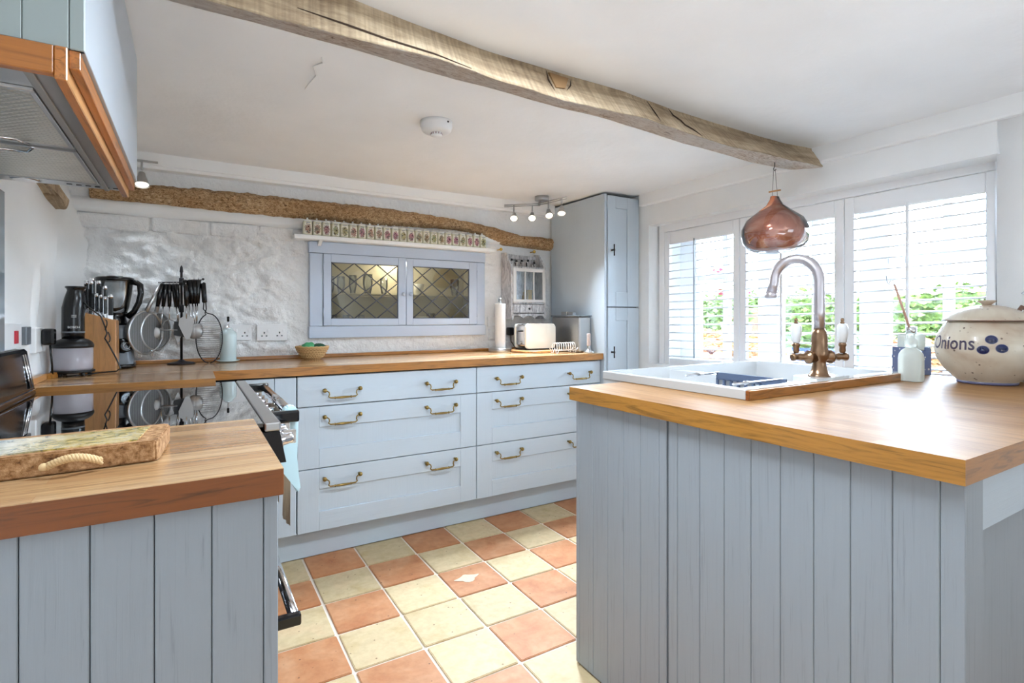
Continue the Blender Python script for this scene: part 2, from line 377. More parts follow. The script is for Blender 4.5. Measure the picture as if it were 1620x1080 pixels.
for a in ((-.7, .60, 0, 2), (1.62, 2.9, 0, 2), (.60, 1.62, 0, 1.04), (.60, 1.62, 1.515, 2)): box(bm, a[0], a[1], 3.145, 3.33, a[2], a[3])
box(bm, -.6, 2.6, 3.12, 3.14, 0, .88); box(bm, -.6, 2.6, 3.12, 3.14, 1.68, 1.95)
wall_back = tag(obj('wall_back', bm, 'stone'), kind='structure')
bx = [(-.47, -.175), (-.165, .075), (.085, .30), (.31, .48)]
for a, b_ in bx:
    bm = nb(); box(bm, a, b_, 3.109, 3.14, 1.54, 1.612, .010, seg=2); bmesh.ops.subdivide_edges(bm, edges=bm.edges[:], cuts=2); wob(bm, .004, 12, a)
    child_of(obj('brick', bm, 'stone'), wall_back)
for k, (a, b_, z0, z1) in enumerate([(1.70, 1.86, .97, 1.05), (1.87, 2.05, .97, 1.05), (1.78, 1.96, 1.06, 1.13), (1.69, 1.77, 1.06, 1.13), (1.70, 1.9, .90, .96), (1.91, 2.1, .90, .96)]):
    bm = nb(); box(bm, a, b_, 3.110, 3.14, z0, z1, .008, seg=2); bmesh.ops.subdivide_edges(bm, edges=bm.edges[:], cuts=1); wob(bm, .003, 12, a)
    child_of(obj('brick', bm, 'stone'), wall_back)
bm = nb(); grid(bm, lin(-.5, 1.78, 90), lin(0, 1, 8), lambda x, t: (x, 3.094+.02*(abs(t-.5)*2)**3-.003*noise.noise(Vector((x*4, t, 0))), 1.612+.07*t+.006*noise.noise(Vector((x*3, 0, t)))))
child_of(obj('plaster_band', bm, 'wall'), wall_back)
# left wall, smooth plaster with rough gouges near the corner
def lw(y, z):
    g = 0
    for c0, w, zt, zb, d in ((2.50, .022, 1.30, .92, .03), (2.62, .028, 1.34, .93, .035), (2.93, .05, 1.5, .9, .02)):
        m = min(1, max(0, (zt-z)/.08))*min(1, max(0, (z-zb)/.05)); cc = c0+.018*math.sin(z*22+c0*7)
        g += d*m*math.exp(-((y-cc)/w)**2)
    rnd = .07*max(0, (y-2.93)/.19)**2 if y > 2.93 else 0
    return -.478-g+rnd*min(1, max(0, (1.7-z)/.2))+.005*noise.noise(Vector((y*5, z*5, 0)))
bm = nb(); grid(bm, lin(-5.7, 1.2, 12)+lin(1.25, 3.13, 150), lin(0, .86, 4)+lin(.88, 1.95, 70), lambda y, z: (lw(y, z), y, z))
box(bm, -.75, -.56, -5.7, 3.3, 0, 2); wall_left = tag(obj('wall_left', bm, 'wall'), kind='structure')
# rear wall, behind the camera
bm = nb()
box(bm, -.7, 2.95, -5.75, -5.6, 0, 2)
tag(obj('wall_rear', bm, 'wall'), kind='structure')
# window wall
WD = Vector((-.0445, .999, 0)); WN = Vector((.999, .0445, 0)); WC = Vector((2.59, 2.3, 0)).dot(WN)
def Wp(s, n, z): p = WD*s+WN*(WC+n); return Vector((p.x, p.y, z+.02*(2.235-s)))
def wbox(bm, s0, s1, n0, n1, z0, z1, bev=0, mi=0):
    vs = box(bm, s0, s1, n0, n1, z0, z1, bev, mi); 
    for v in vs: v.co = Wp(v.co.x, v.co.y, v.co.z)
    return vs
bm = nb()
box(bm, 2.49, 2.93, -5.7, .6, 0, .84); box(bm, 2.49, 2.93, .6, 3.2, 0, .83)
box(bm, 2.492, 2.93, 2.441, 3.2, .83, 2)
def quadp(bm, a, b): # prism between two quads
    A = [bm.verts.new(p) for p in a]; Bq = [bm.verts.new(p) for p in b]; bm.faces.new(A); bm.faces.new(Bq[::-1])
    for i in range(4): bm.faces.new((A[i], Bq[i], Bq[(i+1) % 4], A[(i+1) % 4]))
quadp(bm, [(2.49, .735, 1.717), (2.49, 2.46, 1.705), (2.93, 2.46, 1.72), (2.93, .735, 1.74)], [(2.49, .735, 2), (2.49, 2.46, 2), (2.93, 2.46, 2), (2.93, .735, 2)])
# leaning old wall right of the window
prof = [(0, 2.68), (.9, 2.68), (1.2, 2.645), (1.45, 2.60), (1.65, 2.545), (1.75, 2.505), (1.84, 2.492), (2.0, 2.49)]
ys = lin(-5.7, 0, 6)+lin(.05, 1, 20)
G = []
for z, x in prof:
    row = []
    for t in lin(0, 1, 24):
        ye = .2955*x; y = -5.7+(ye+5.7)*(t**.5)
        row.append(bm.verts.new((x+.006*noise.noise(Vector((y*4, z*4, 5))), y, z)))
    row.append(bm.verts.new((2.95, .2955*x+.07, z))); G.append(row)
for i in range(len(G)-1):
    for j in range(len(G[0])-1):
        f = bm.faces.new((G[i][j], G[i+1][j], G[i+1][j+1], G[i][j+1])); f.smooth = j < 23
wall_right = tag(obj('wall_right', bm, 'wall'), kind='structure')
bm = nb(); box(bm, 2.49, 2.715, -.4, .78, .845, .897, .004); tag(obj('trim_1', bm, 'white'), kind='structure')
# box mouldings under the ceiling
bm = nb(); prism(bm, [(3.125, 1.835), (3.062, 1.835), (3.062, 1.85), (3.054, 1.853), (3.054, 1.93), (3.125, 1.93)], 'x', -.47, 2.2); tag(obj('trim_2', bm, 'white'), kind='structure')
bm = nb(); prism(bm, [(2.50, 1.834), (2.466, 1.834), (2.462, 1.84), (2.462, 1.93), (2.50, 1.93)], 'y', -5.6, 2.497); tag(obj('trim_3', bm, 'white'), kind='structure')
# outer window behind the shutters
win = tag(bpy.data.objects.new('window_1', None), kind='structure'); C.objects.link(win)
bm = nb()
for s0, s1 in ((2.19, 2.45), (1.644, 1.769), (1.116, 1.235), (.58, .69)): wbox(bm, s0, s1, .20, .27, .80, 1.70, .004)
wbox(bm, .58, 2.4, .20, .27, .80, .845, .003); wbox(bm, .58, 2.4, .20, .27, 1.63, 1.72, .003)
child_of(obj('window_frame', bm, 'shutter'), win)
for s0, s1, c_ in ((1.769, 2.19, 1.99), (1.235, 1.644, 1.455), (.69, 1.116, .886)):
    bm = nb(); wbox(bm, s0, s1, .215, .255, 1.355, 1.395, .004); wbox(bm, c_-.016, c_+.016, .21, .26, .845, 1.63, .004)
    child_of(obj('glazing_bar', bm, 'shutter'), win)
    for q0, q1 in ((s0, c_-.016), (c_+.016, s1)):
        for z0, z1 in ((.845, 1.355), (1.395, 1.63)):
            bm = nb(); wbox(bm, q0, q1, .232, .236, z0, z1); child_of(obj('pane', bm, 'pane'), win)
bm = nb(); wbox(bm, .58, 2.40, .02, .27, .80, .835, .004); child_of(obj('window_sill', bm, 'shutter'), win)
bm = nb()
wbox(bm, 2.268, 2.31, -.018, .03, .78, 1.70, .003); wbox(bm, .665, 2.31, -.016, .03, 1.662, 1.72, .003); wbox(bm, .665, 2.31, -.004, .03, .78, .80, .003)
child_of(obj('shutter_surround', bm, 'shutter'), win)

# ceiling beam (hewn oak)
bm = nb(); ty = [(-.48, 1.30), (.1, 1.315), (.34, 1.322), (.51, 1.346), (.72, 1.37), (1.06, 1.381), (1.29, 1.378), (1.525, 1.399), (1.9, 1.408), (2.27, 1.414), (2.48, 1.39)]
nzb = [(-.48, 1.80), (.35, 1.803), (.57, 1.81), (.74, 1.796), (1.02, 1.787), (1.31, 1.798), (1.5, 1.786), (1.77, 1.777), (2.3, 1.789), (2.48, 1.792)]
bzb = [(-.48, 1.835), (.13, 1.84), (.37, 1.835), (.56, 1.828), (.88, 1.821), (1.25, 1.819), (1.63, 1.802), (2.04, 1.79), (2.4, 1.80), (2.48, 1.812)]
xs = lin(-.47, 2.475, 300); G = []
for x in xs:
    a = (interp(ty, x), CEIL+.02); a2 = (interp(ty, x)-.004, CEIL-.012); b_ = (1.302, interp(nzb, x)); c_ = (1.42, interp(bzb, x)); d_ = (1.44, CEIL+.02); row = []
    for p, q, k in ((a, a2, 2), (a2, b_, 9), (b_, c_, 12), (c_, d_, 5)):
        for t in range(k):
            t /= k; y = p[0]+(q[0]-p[0])*t; z = p[1]+(q[1]-p[1])*t
            under = 1 if p is b_ else .25
            n_ = noise.fractal(Vector((x*16, y*60, z*60)), 1, 2, 3)*.0035*under+noise.noise(Vector((x*5, y*20, z*20)))*.004
            xe = x-(.075*min(1, max(0, (CEIL-z)/.118))*min(1, max(0, (x-2.2)/.27)))*(1+.12*noise.noise(Vector((0, y*40, z*40)))); row.append(bm.verts.new((xe, y+n_*.6, z+n_)))
    G.append(row)
nn = len(G[0])
for i in range(len(G)-1):
    for j in range(nn):
        f = bm.faces.new((G[i][j], G[i+1][j], G[i+1][(j+1) % nn], G[i][(j+1) % nn])); f.smooth = True; f.material_index = 1 if 11 <= j < 23 else 0
bm.faces.new(G[0]); bm.faces.new(G[-1][::-1])
t = thing('ceiling_beam', 'long hewn oak beam crossing the ceiling with a worm-eaten underside', 'beam', (1.0, 1.36, 1.8)); obj('timber', bm, ['beam', 'beamb'], t)
def bface(x, k): yt, zb = interp(ty, x), interp(nzb, x); return Vector((x, yt+(1.302-yt)*k-.0015, CEIL+(zb-CEIL)*k))
dk = mat('dark_crack', (58, 42, 30), .95); cm = mat('notch_wood', (150, 116, 78), .9)
for pts in ([(1.525, .02), (1.52, .3), (1.545, .45), (1.55, .62), (1.58, .72), (1.61, .93)], [(1.402, .05), (1.40, .5), (1.398, .85)], [(.21, .62), (.33, .70), (.42, .78), (.55, .86), (.66, .93)], [(.955, .06), (.945, .4), (.95, .75)], [(1.05, .12), (1.035, .35), (1.005, .6)]):
    bm = nb(); n_ = len(pts); tube(bm, [bface(*p) for p in pts], [.0008]+[.0026]*(n_-2)+[.0006], 5); obj('crack', bm, dk, t)
bm = nb(); P4 = [bface(.962, .10), bface(1.04, .10), bface(1.0, .55), bface(.962, .62)]; v_ = [bm.verts.new(p+Vector((0, -.002, 0))) for p in P4]+[bm.verts.new(p+Vector((0, .006, 0))) for p in P4]
bm.faces.new(v_[:4]); bm.faces.new(v_[4:][::-1]); [bm.faces.new((v_[i], v_[4+i], v_[4+(i+1) % 4], v_[(i+1) % 4])) for i in range(4)]; obj('notch_patch', bm, cm, t)
# notch, peg and crack on the beam face
# bark-faced lintel along back wall
bt = [(-.47, 1.76), (-.162, 1.768), (.131, 1.777), (.59, 1.775), (.95, 1.778), (1.35, 1.761), (1.71, 1.73), (1.96, 1.686), (2.15, 1.688), (2.2, 1.688)]
bb = [(-.469, 1.672), (-.162, 1.671), (.131, 1.661), (.592, 1.659), (.948, 1.662), (1.3, 1.682), (1.45, 1.684), (1.62, 1.659), (1.812, 1.611), (2.148, 1.598), (2.2, 1.598)]
bm = nb(); G = []
for x in lin(-.40, 2.20, 420):
    t1, b1 = interp(bt, x)+.007*noise.noise(Vector((x*14, 0, 0)))+.004*noise.noise(Vector((x*45, 0, 0))), interp(bb, x)+.004*noise.noise(Vector((x*14, 5, 0))); row = [bm.verts.new((x, 3.13, t1))]
    for k in range(15):
        t = k/14; z = t1+(b1-t1)*t; y = 3.066+.05*abs(2*t-1)**4-.012*noise.fractal(Vector((x*26, z*48, 1)), .8, 2, 5)
        row.append(bm.verts.new((x, y, z)))
    row.append(bm.verts.new((x, 3.13, b1))); G.append(row)
for i in range(len(G)-1):
    for j in range(len(G[0])-1):
        f = bm.faces.new((G[i][j], G[i+1][j], G[i+1][j+1], G[i][j+1])); f.smooth = True
bm.faces.new(G[0]); bm.faces.new(G[-1][::-1])
solo('timber_lintel', bm, 'bark', 'rough bark-faced brown timber running along the back wall above the spice jars', 'beam', (.8, 3.1, 1.66))
bm = nb(); vs = box(bm, -.035, .035, -.30, .26, -.03, .03, .008, seg=2); bmesh.ops.subdivide_edges(bm, edges=bm.edges[:], cuts=3); wob(bm, .012, 16, 3)
o = solo('timber_brace', bm, 'beam', 'short rough grey timber set in the left wall under the cooker hood', 'beam', (-.475, 2.60, 1.625), world=False); o.rotation_euler = (-.12, 0, 0)

# ================================================================== WINDOW SHUTTERS
def shutter(s0, s1, o0, o1, label, rod, rodmat, dz=0):
    """panel from s0 (right) to s1 (left), opening o0..o1"""
    p = Wp((s0+s1)/2, 0, .80); t = thing('window_shutter', label, 'shutter', tuple(p), 'louvred shutters across the window')
    for a, b_ in ((s0, o0), (o1, s1)):
        bm = nb(); wbox(bm, a, b_, -.014, .014, .802, 1.660, .003); obj('stile', bm, 'shutter', t)
    bm = nb(); wbox(bm, o0, o1, -.013, .013, 1.581, 1.659, .003); obj('rail', bm, 'shutter', t)
    bm = nb(); wbox(bm, o0, o1, -.013, .013, .803, .866, .003); obj('rail', bm, 'shutter', t)
    for k in range(15):
        z = .882+.0483*k; bm = nb(); ring = []
        for j in range(10):
            a = 2*PI*j/10; n_ = .0235*math.cos(a); h = .0040*math.sin(a); ti = math.radians(7)
            ring.append((n_*math.cos(ti)-h*math.sin(ti), n_*math.sin(ti)+h*math.cos(ti)))
        A = [bm.verts.new(Wp(o0+.001, n_, z+h)) for n_, h in ring]; Bq = [bm.verts.new(Wp(o1-.001, n_, z+h)) for n_, h in ring]
        bm.faces.new(A); bm.faces.new(Bq[::-1])
        for j in range(10): f = bm.faces.new((A[j], Bq[j], Bq[(j+1) % 10], A[(j+1) % 10])); f.smooth = True
        obj('slat', bm, 'shutter', t)
    bm = nb(); w_ = .006 if rodmat == 'shutter' else .003
    wbox(bm, rod-w_, rod+w_, -.036, -.026, .875 if rod > 1 else 1.06, 1.592, .002); obj('tilt_rod', bm, rodmat, t)
    return t
shutter(1.748, 2.266, 1.785, 2.231, 'white louvred shutter panel furthest left in the window, next to the tall blue cupboard', 2.032, 'grey')
shutter(1.210, 1.744, 1.251, 1.708, 'middle white louvred shutter panel, behind the copper ornament and the tap', 1.50, 'shutter')
shutter(.667, 1.206, .696, 1.165, 'right-hand white louvred shutter panel, behind the soap bottle and the onion jar', .949, 'shutter')

# ================================================================== BACK RUN OF UNITS
def bail(x, z, parent, m='brass', w=.163, y=2.555):
    bm = nb(); f = -1
    for sx in (0, w):
        cyl(bm, (x+sx, y+.006, z), (x+sx, y-.012, z), .006, .005, 10); lathe(bm, [(.0095, 0), (.0095, .002), (.006, .004)], (0, 0, 0), 12)
        ball(bm, (x+sx, y-.017, z), .0105, 12)
    for v in [v for v in bm.verts if v.co.length < .03]: bm.verts.remove(v)
    a, b_ = x+.012, x+w-.012; yy = y-.020
    tube(bm, [(a-.004, yy, z-.002), (a+.006, yy-.001, z-.008), (a+.008, yy-.002, z-.018), (a+.004, yy-.003, z-.028), (a+.012, yy-.003, z-.034), (x+.05, yy-.003, z-.035), (x+.052, yy-.003, z-.035), (x+w/2, yy-.003, z-.035), (x+w-.052, yy-.003, z-.035), (x+w-.05, yy-.003, z-.035), (b_-.012, yy-.003, z-.034), (b_-.004, yy-.003, z-.028), (b_-.008, yy-.002, z-.018), (b_-.006, yy-.001, z-.008), (b_+.004, yy, z-.002)],
         [.003, .003, .003, .0032, .0035, .0038, .0048, .0062, .0048, .0038, .0035, .0032, .003, .003, .003], 8)
    for q in (.045, w-.045): cyl(bm, (x+q-.002, yy-.003, z-.035), (x+q+.002, yy-.003, z-.035), .0062, n=10)
    return child_of(obj_off('handle', bm, m, parent), parent)
def obj_off(name, bm, m, parent):
    off = root_of(parent).location
    for v in bm.verts: v.co -= off
    return obj(name, bm, m)
def shaker_front(bm, x0, x1, z0, z1, y, st=.094, rl=.09, rb=None, th=.02, rec=.008):
    """frame-and-panel front facing -Y"""
    rb = rl if rb is None else rb
    box(bm, x0, x0+st, y, y+th, z0, z1, .0015); box(bm, x1-st, x1, y, y+th, z0, z1, .0015)
    box(bm, x0+st, x1-st, y, y+th, z1-rl, z1, .0015, 1); box(bm, x0+st, x1-st, y, y+th, z0, z0+rb, .0015, 1)
    box(bm, x0+st-.002, x1-st+.002, y+rec, y+th-.001, z0+rb-.002, z1-rl+.002)
def drawer_unit(x0, x1, label, hx):
    t = thing('drawer_unit', label, 'kitchen cabinet', ((x0+x1)/2, 2.8, 0), 'drawer units in the long back run')
    bm = nb(); box(bm, x0+.002, x1-.002, 2.585, 3.095, .136, .858); obj('carcass', bm, 'darkgap', t)
    for k, (z0, z1) in enumerate(((.715, .853), (.429, .711), (.139, .425))):
        bm = nb()
        if k == 0: box(bm, x0+.002, x1-.002, 2.56, 2.58, z0, z1, .002)
        else: shaker_front(bm, x0+.002, x1-.002, z0, z1, 2.56, .094, .094, .088)
        d = obj('drawer', bm, ['blueh' if k == 0 else 'blue', 'blueh'], t)
        for h in hx: bail(h, (.787, .665, .379)[k], d)
    return t
drawer_unit(.41, 1.323, 'pale blue three-drawer unit with six brass handles, left of the pair under the oak worktop', (.527, 1.029))
drawer_unit(1.323, 2.194, 'pale blue three-drawer unit beside the tall cupboard, partly hidden by the sink counter', (1.440, 1.940))
t = thing('corner_cabinet', 'narrow pale blue corner cupboard between the range cooker and the drawers', 'kitchen cabinet', (.28, 2.8, 0))
bm = nb(); box(bm, -.40, .408, 2.585, 3.095, .136, .858); obj('carcass', bm, 'darkgap', t)
bm = nb(); box(bm, .17, .315, 2.56, 2.58, .139, .853, .002); box(bm, .317, .407, 2.56, 2.58, .139, .853, .002); 
box(bm, .19, .313, 2.555, 2.56, .77, .853, .001); obj('door', bm, 'blue', t)
bm = nb(); box(bm, -.40, 2.194, 2.625, 2.645, .002, .136, .001); solo('plinth', bm, 'blueh', 'long pale blue plinth board along the floor below the drawers', 'plinth', (.9, 2.63, 0))
# back worktop, L-shaped
bm = nb(); prism(bm, [(-.47, 2.258), (.078, 2.258), (.078, 2.545), (2.196, 2.535), (2.196, 3.118), (-.47, 3.118)], 'z', .861, .8995)
for f in bm.faces: f.material_index = 0 if f.normal.z > .5 or abs(f.calc_center_median().z-.8995) < 1e-4 else 1
t = thing('worktop', 'long oak worktop along the back wall, with basket, toaster and utensils on it', 'worktop', (.9, 2.8, .861))
obj('worktop_slab', bm, ['butcher', 'edge_x'], t)
bm = nb(); box(bm, -.44, 2.15, 3.09, 3.112, .90, .918, .002); obj('upstand', bm, 'edge_x', t)
bm = nb(); box(bm, -.468, -.448, 2.27, 2.52, .90, .922, .002); obj('upstand', bm, 'ply', t)
bm = nb(); prism(bm, [(-.468, 2.52), (-.448, 2.52), (-.425, 2.60), (-.445, 2.61)], 'z', .90, .92); obj('upstand', bm, 'edge_x', t)

# tall cupboard
t = thing('tall_cupboard', 'tall pale blue larder cupboard in the corner by the window, reaching the ceiling', 'cupboard', (2.35, 2.82, 0))
bm = nb(); box(bm, 2.198, 2.217, 2.527, 3.095, .002, 1.893, .001); obj('side_panel', bm, 'blue', t)
bm = nb(); box(bm, 2.217, 2.484, 2.545, 3.095, .002, 1.884); obj('carcass', bm, 'darkgap', t)
for z0, z1, rl, rb, hz in ((1.19, 1.885, .075, .092, 1.542), (.14, 1.184, .082, .09, .906)):
    bm = nb(); x0, x1 = 2.221, 2.484; y = 2.52
    box(bm, x0, 2.285, y, y+.02, z0, z1, .0015); box(bm, 2.385, x1, y, y+.02, z0, z1, .0015)
    box(bm, 2.285, 2.385, y, y+.02, z1-rl, z1, .0015); box(bm, 2.285, 2.385, y, y+.02, z0, z0+rb, .0015); box(bm, 2.283, 2.387, y+.009, y+.018, z0+.02, z1-.02)
    d = obj('door', bm, 'blue', t)
    bm = nb(); cyl(bm, (2.25, y+.002, hz), (2.25, y-.022, hz), .006, .005, 10); tube(bm, [(2.25, y-.026, hz-.036), (2.25, y-.026, hz-.01), (2.25, y-.026, hz), (2.25, y-.026, hz+.01), (2.25, y-.026, hz+.036)], [.0045, .004, .0065, .004, .0045], 8)
    child_of(obj_off('handle', bm, 'iron', d), d)
bm = nb(); box(bm, 2.221, 2.484, 2.6, 2.62, .002, .136); obj('plinth', bm, 'blue', t)

# ================================================================== ISLAND (sink counter)
t = thing('island_unit', 'grey-blue boarded counter unit that carries the sink', 'kitchen cabinet', (1.7, .86, 0))
bm = nb(); box(bm, 1.093, 2.485, .42, 1.375, .002, .74); box(bm, 1.093, 1.295, .42, 1.375, .74, .856); box(bm, 1.093, 2.485, .42, .905, .741, .856); obj('carcass', bm, 'board', t)
bl = [1.379, 1.363, 1.293, 1.225, 1.156, 1.088, 1.019, .993, None, .987, .956, .886, .815, .745, .675, .604, .534, .463, .392, .357]
for a, b_ in zip(bl, bl[1:]):
    if a is None or b_ is None: continue
    bm = nb(); box(bm, 1.078, 1.093, a-.0005, b_+.0005, .004, .857, .0014); obj('board', bm, 'board', t)
bm = nb(); box(bm, 1.084, 1.0935, .358, 1.378, .003, .857); obj('board_backing', bm, 'seam', t)
bm = nb(); box(bm, 1.086, 1.152, .358, .42, .004, .857, .002); obj('corner_post', bm, 'board', t)
bm = nb(); box(bm, 1.153, 2.485, .366, .384, .757, .857, .002); obj('rail', bm, 'blueh', t)
bm = nb(); box(bm, 1.153, 2.485, .405, .42, .004, .857, .001); obj('end_panel', bm, 'board', t)
t = thing('island_worktop', 'broad oak worktop of the sink counter, in the right foreground', 'worktop', (1.77, .87, .858))
bm = nb(); hx0_, hx1_, hy0_, hy1_ = 1.302, 2.205, .912, 1.388
prism(bm, [(1.058, .351), (2.489, .351), (2.489, 1.388), (hx1_, 1.388), (hx1_, hy0_), (hx0_, hy0_), (hx0_, 1.388), (1.058, 1.388)], 'z', .858, .9)
for f in bm.faces: f.material_index = 0 if f.calc_center_median().z > .8985 else (1 if abs(f.calc_center_median().x-1.058) < .003 else 2)
obj('worktop_slab', bm, ['island_top', 'edge_y', 'edge_x'], t)

# sink
t = thing('sink', 'large white ceramic sink with wood-edged front standing proud of the worktop', 'sink', (1.76, 1.2, .9))
bm = nb(); x0, x1, y0, y1, zt = 1.302, 2.205, .912, 1.50, .929
X = [x0, x0+.035, 1.585, 1.625, x1-.035, x1]; Y = [y0, 1.012, y1-.03, y1]
X = [x0, x0+.022, 1.622, 1.65, x1-.025, x1]; Y = [y0, .945, y1-.022, y1]; ZB = .765
for i in range(5):
    for j in range(3):
        if j == 1 and i in (1, 3): box(bm, X[i], X[i+1], Y[j], Y[j+1], ZB-.012, ZB); continue
        box(bm, X[i], X[i+1], Y[j], Y[j+1], ZB-.012, zt-(.010 if (i == 2 and j == 1) else 0))
bmesh.ops.remove_doubles(bm, verts=bm.verts[:], dist=1e-5)
obj('sink_body', bm, 'ceramic', t)
bm = nb(); cyl(bm, (1.95, 1.25, ZB), (1.95, 1.25, ZB+.004), .035, n=20); obj('drain', bm, 'chrome', t)
bm = nb(); box(bm, x0-.006, x0, y0-.001, y1, .9, .9285, .002); obj('sink_side', bm, 'rubwhite', t)
bm = nb(); box(bm, x0-.004, x1, y0-.012, y0, .9005, .9265, .001); obj('wood_edging', bm, 'edge_x', t)
bm = nb(); box(bm, x0-.0065, x0-.0041, y0-.0122, y0-.0012, .9005, .9265); obj('edging_end', bm, 'edge_dark', t)
bm = nb(); prism(bm, [(1.67, .925), (1.86, .925), (1.86, 1.02), (1.70, 1.02)], 'z', ZB, .934); obj('tap_ledge', bm, 'ceramic', t)

# dish rack in the sink
t = thing('dish_rack', 'slate-blue slatted dish rack standing in the left bowl of the sink', 'dish rack', (1.55, 1.12, .7655))
bm = nb(); box(bm, 1.603, 1.611, .985, 1.245, .905, .931, .001); box(bm, 1.603, 1.611, .985, 1.245, .766, .785, .001)
for k in range(10): yy = .985+.0281*k; box(bm, 1.603, 1.611, yy, yy+.0075, .78, .91)
obj('rack_side', bm, 'rack', t)
bm = nb(); box(bm, 1.37, 1.378, .985, 1.245, .80, .86, .001); box(bm, 1.37, 1.61, .985, .993, .80, .84, .001); box(bm, 1.37, 1.61, 1.237, 1.245, .80, .84, .001); obj('rack_side', bm, 'rack', t)
for y_, xa in ((1.24, 1.44), (1.005, 1.37)):
    bm = nb(); tube(bm, [(xa, y_, .929), (xa+.05, y_, .929), (xa+.055, y_, .929), (xa+.07, y_, .929), (xa+.075, y_, .929), (1.615, y_, .929)], [.004, .004, .0065, .0065, .004, .0035], 8); obj('hanging_rod', bm, 'chrome', t)

# tap
t = thing('mixer_tap', 'tall swan-neck bridge tap with white ceramic levers on a worn bronze body', 'tap', (1.76, .967, .934))
tx, tyy = 1.76, .967
bm = nb(); lathe(bm, [(.034, 0), (.034, .003), (.030, .006), (.024, .02), (.0195, .042), (.020, .050), (.026, .060), (.028, .072), (.026, .088), (.0235, .096), (.024, .115), (.0235, .130), (.021, .140), (.021, .146), (.018, .15), (.0165, .156)], (tx, tyy, .934), 28); obj('tap_body', bm, 'bronze', t)
bm = nb(); pts = [(tx, tyy, 1.085), (tx, tyy, 1.15), (tx, tyy, 1.22)]; R = .068
for a in lin(0, PI*1.02, 15): pts.append((tx-.018*(1-math.cos(a)), tyy+R*(1-math.cos(a)), 1.247+R*1.12*math.sin(a)))
e = pts[-1]; pts.append((e[0]-.003, e[1]+.006, e[2]-.03)); tube(bm, pts, .0165, 18); e = pts[-1]
tube(bm, [(e[0], e[1], e[2]+.002), (e[0]-.001, e[1]+.001, e[2]-.006), (e[0]-.001, e[1]+.002, e[2]-.016), (e[0]-.001, e[1]+.002, e[2]-.02)], [.0165, .0205, .0205, .017], 18); obj('spout', bm, 'pewter', t)
for sx in (-1, 1):
    A_ = lambda r: (tx+sx*r*.90, tyy-sx*r*.44, .997)
    bm = nb(); tube(bm, [A_(.015), A_(.033), A_(.035), A_(.041), A_(.043), A_(.060), A_(.066), A_(.070), A_(.084), A_(.086), A_(.094), A_(.096)], [.019, .019, .022, .022, .015, .011, .013, .011, .010, .013, .013, .008], 18)
    arm = obj('tap_arm', bm, 'bronze', t)
    hx = tx+sx*.080*.90; tyy_, tyy = tyy, tyy-sx*.080*.44
    bm = nb(); lathe(bm, [(.007, .01), (.010, .018), (.009, .03), (.012, .036), (.012, .042), (.009, .044)], (hx, tyy, .999), 14); child_of(obj_off('ferrule', bm, 'bronze', arm), arm); bm = nb()
    lathe(bm, [(.006, .106), (.007, .11), (.004, .114), (.006, .118), (.004, .124), (.0, .125)], (hx, tyy, .999), 14); child_of(obj_off('lever_tip', bm, 'bronze', arm), arm)
    bm = nb(); lathe(bm, [(.009, .043), (.012, .047), (.0165, .075), (.0165, .095), (.013, .104), (.006, .107)], (hx, tyy, .999), 20); child_of(obj_off('lever', bm, 'ceramic', arm), arm); tyy = tyy_

# ================================================================== LEFT COUNTER
t = thing('side_counter_unit', 'grey boarded end of the cabinet in the left foreground', 'kitchen cabinet', (-.17, 1.1, 0))
bm = nb(); box(bm, -.47, .10, .905, 1.325, .002, .857); obj('carcass', bm, 'board', t)
bl = [-.462, -.394, -.325, -.256, -.186, -.115, -.044, .026, .095, .116]
for a, b_ in zip(bl, bl[1:]):
    bm = nb(); box(bm, a+.0006, b_-.0006, .892, .904, .004, .857, .0014); obj('board', bm, 'board', t)
bm = nb(); box(bm, .101, .113, .905, 1.325, .004, .857, .001); obj('end_panel', bm, 'board', t)
bm = nb(); box(bm, -.465, .114, .898, .9055, .003, .857); obj('board_backing', bm, 'seam', t)
bm = nb(); box(bm, -.474, .121, .872, 1.323, .858, .9, .002, seg=2)
for f in bm.faces: c_ = f.calc_center_median(); f.material_index = 0 if c_.z > .8985 else 1
t = thing('side_worktop', 'thick oak worktop in the left foreground, under the cork board', 'worktop', (-.17, 1.1, .858)); obj('worktop_slab', bm, ['butcher_dark', 'edge_dark'], t)

# ================================================================== RANGE COOKER
t = thing('range_cooker', 'black range cooker with a glass hob and chrome rail, between the two left worktops', 'cooker', (-.16, 1.79, 0))
bm = nb(); box(bm, -.45, .135, 1.332, 2.25, .03, .874, .003); obj('cooker_body', bm, 'enamel', t)
bm = nb(); box(bm, -.43, .142, 1.332, 2.25, .875, .885, .002); obj('hob_glass', bm, 'hob', t)
bm = nb(); box(bm, .143, .178, 1.33, 2.252, .865, .886, .004, seg=2); obj('front_trim', bm, 'steel', t)
bm = nb(); prism(bm, [(.138, .864), (.176, .864), (.19, .79), (.138, .79)], 'y', 1.332, 2.25); pan = obj('control_panel', bm, 'enamel', t)
for k in range(9):
    y = 1.40+.093*k; bm = nb(); d = Vector((1, 0, .18)).normalized()
    p = Vector((.182, y, .828)); tube(bm, [p, p+d*.006, p+d*.008, p+d*.03, p+d*.034], [.022, .022, .016, .0135, .011], 16); box(bm, .19, .222, y-.004, y+.004, .818, .852, .002); k_ = obj_off('knob', bm, 'chrome', pan); child_of(k_, pan)
for z in (.862, .33):
    y0_, y1_ = (1.53, 2.20) if z > .5 else (1.5, 2.2)
    bm = nb(); tube(bm, [(.235, y0_, z), (.235, y1_, z)], .014, 14); rail = obj('rail', bm, 'chrome', t)
    for y in (y0_, y1_):
        bm = nb(); box(bm, .176, .25, y-.012, y+.012, z-.016, z+.015, .005, seg=2); child_of(obj_off('bracket', bm, 'enamel', rail), rail)
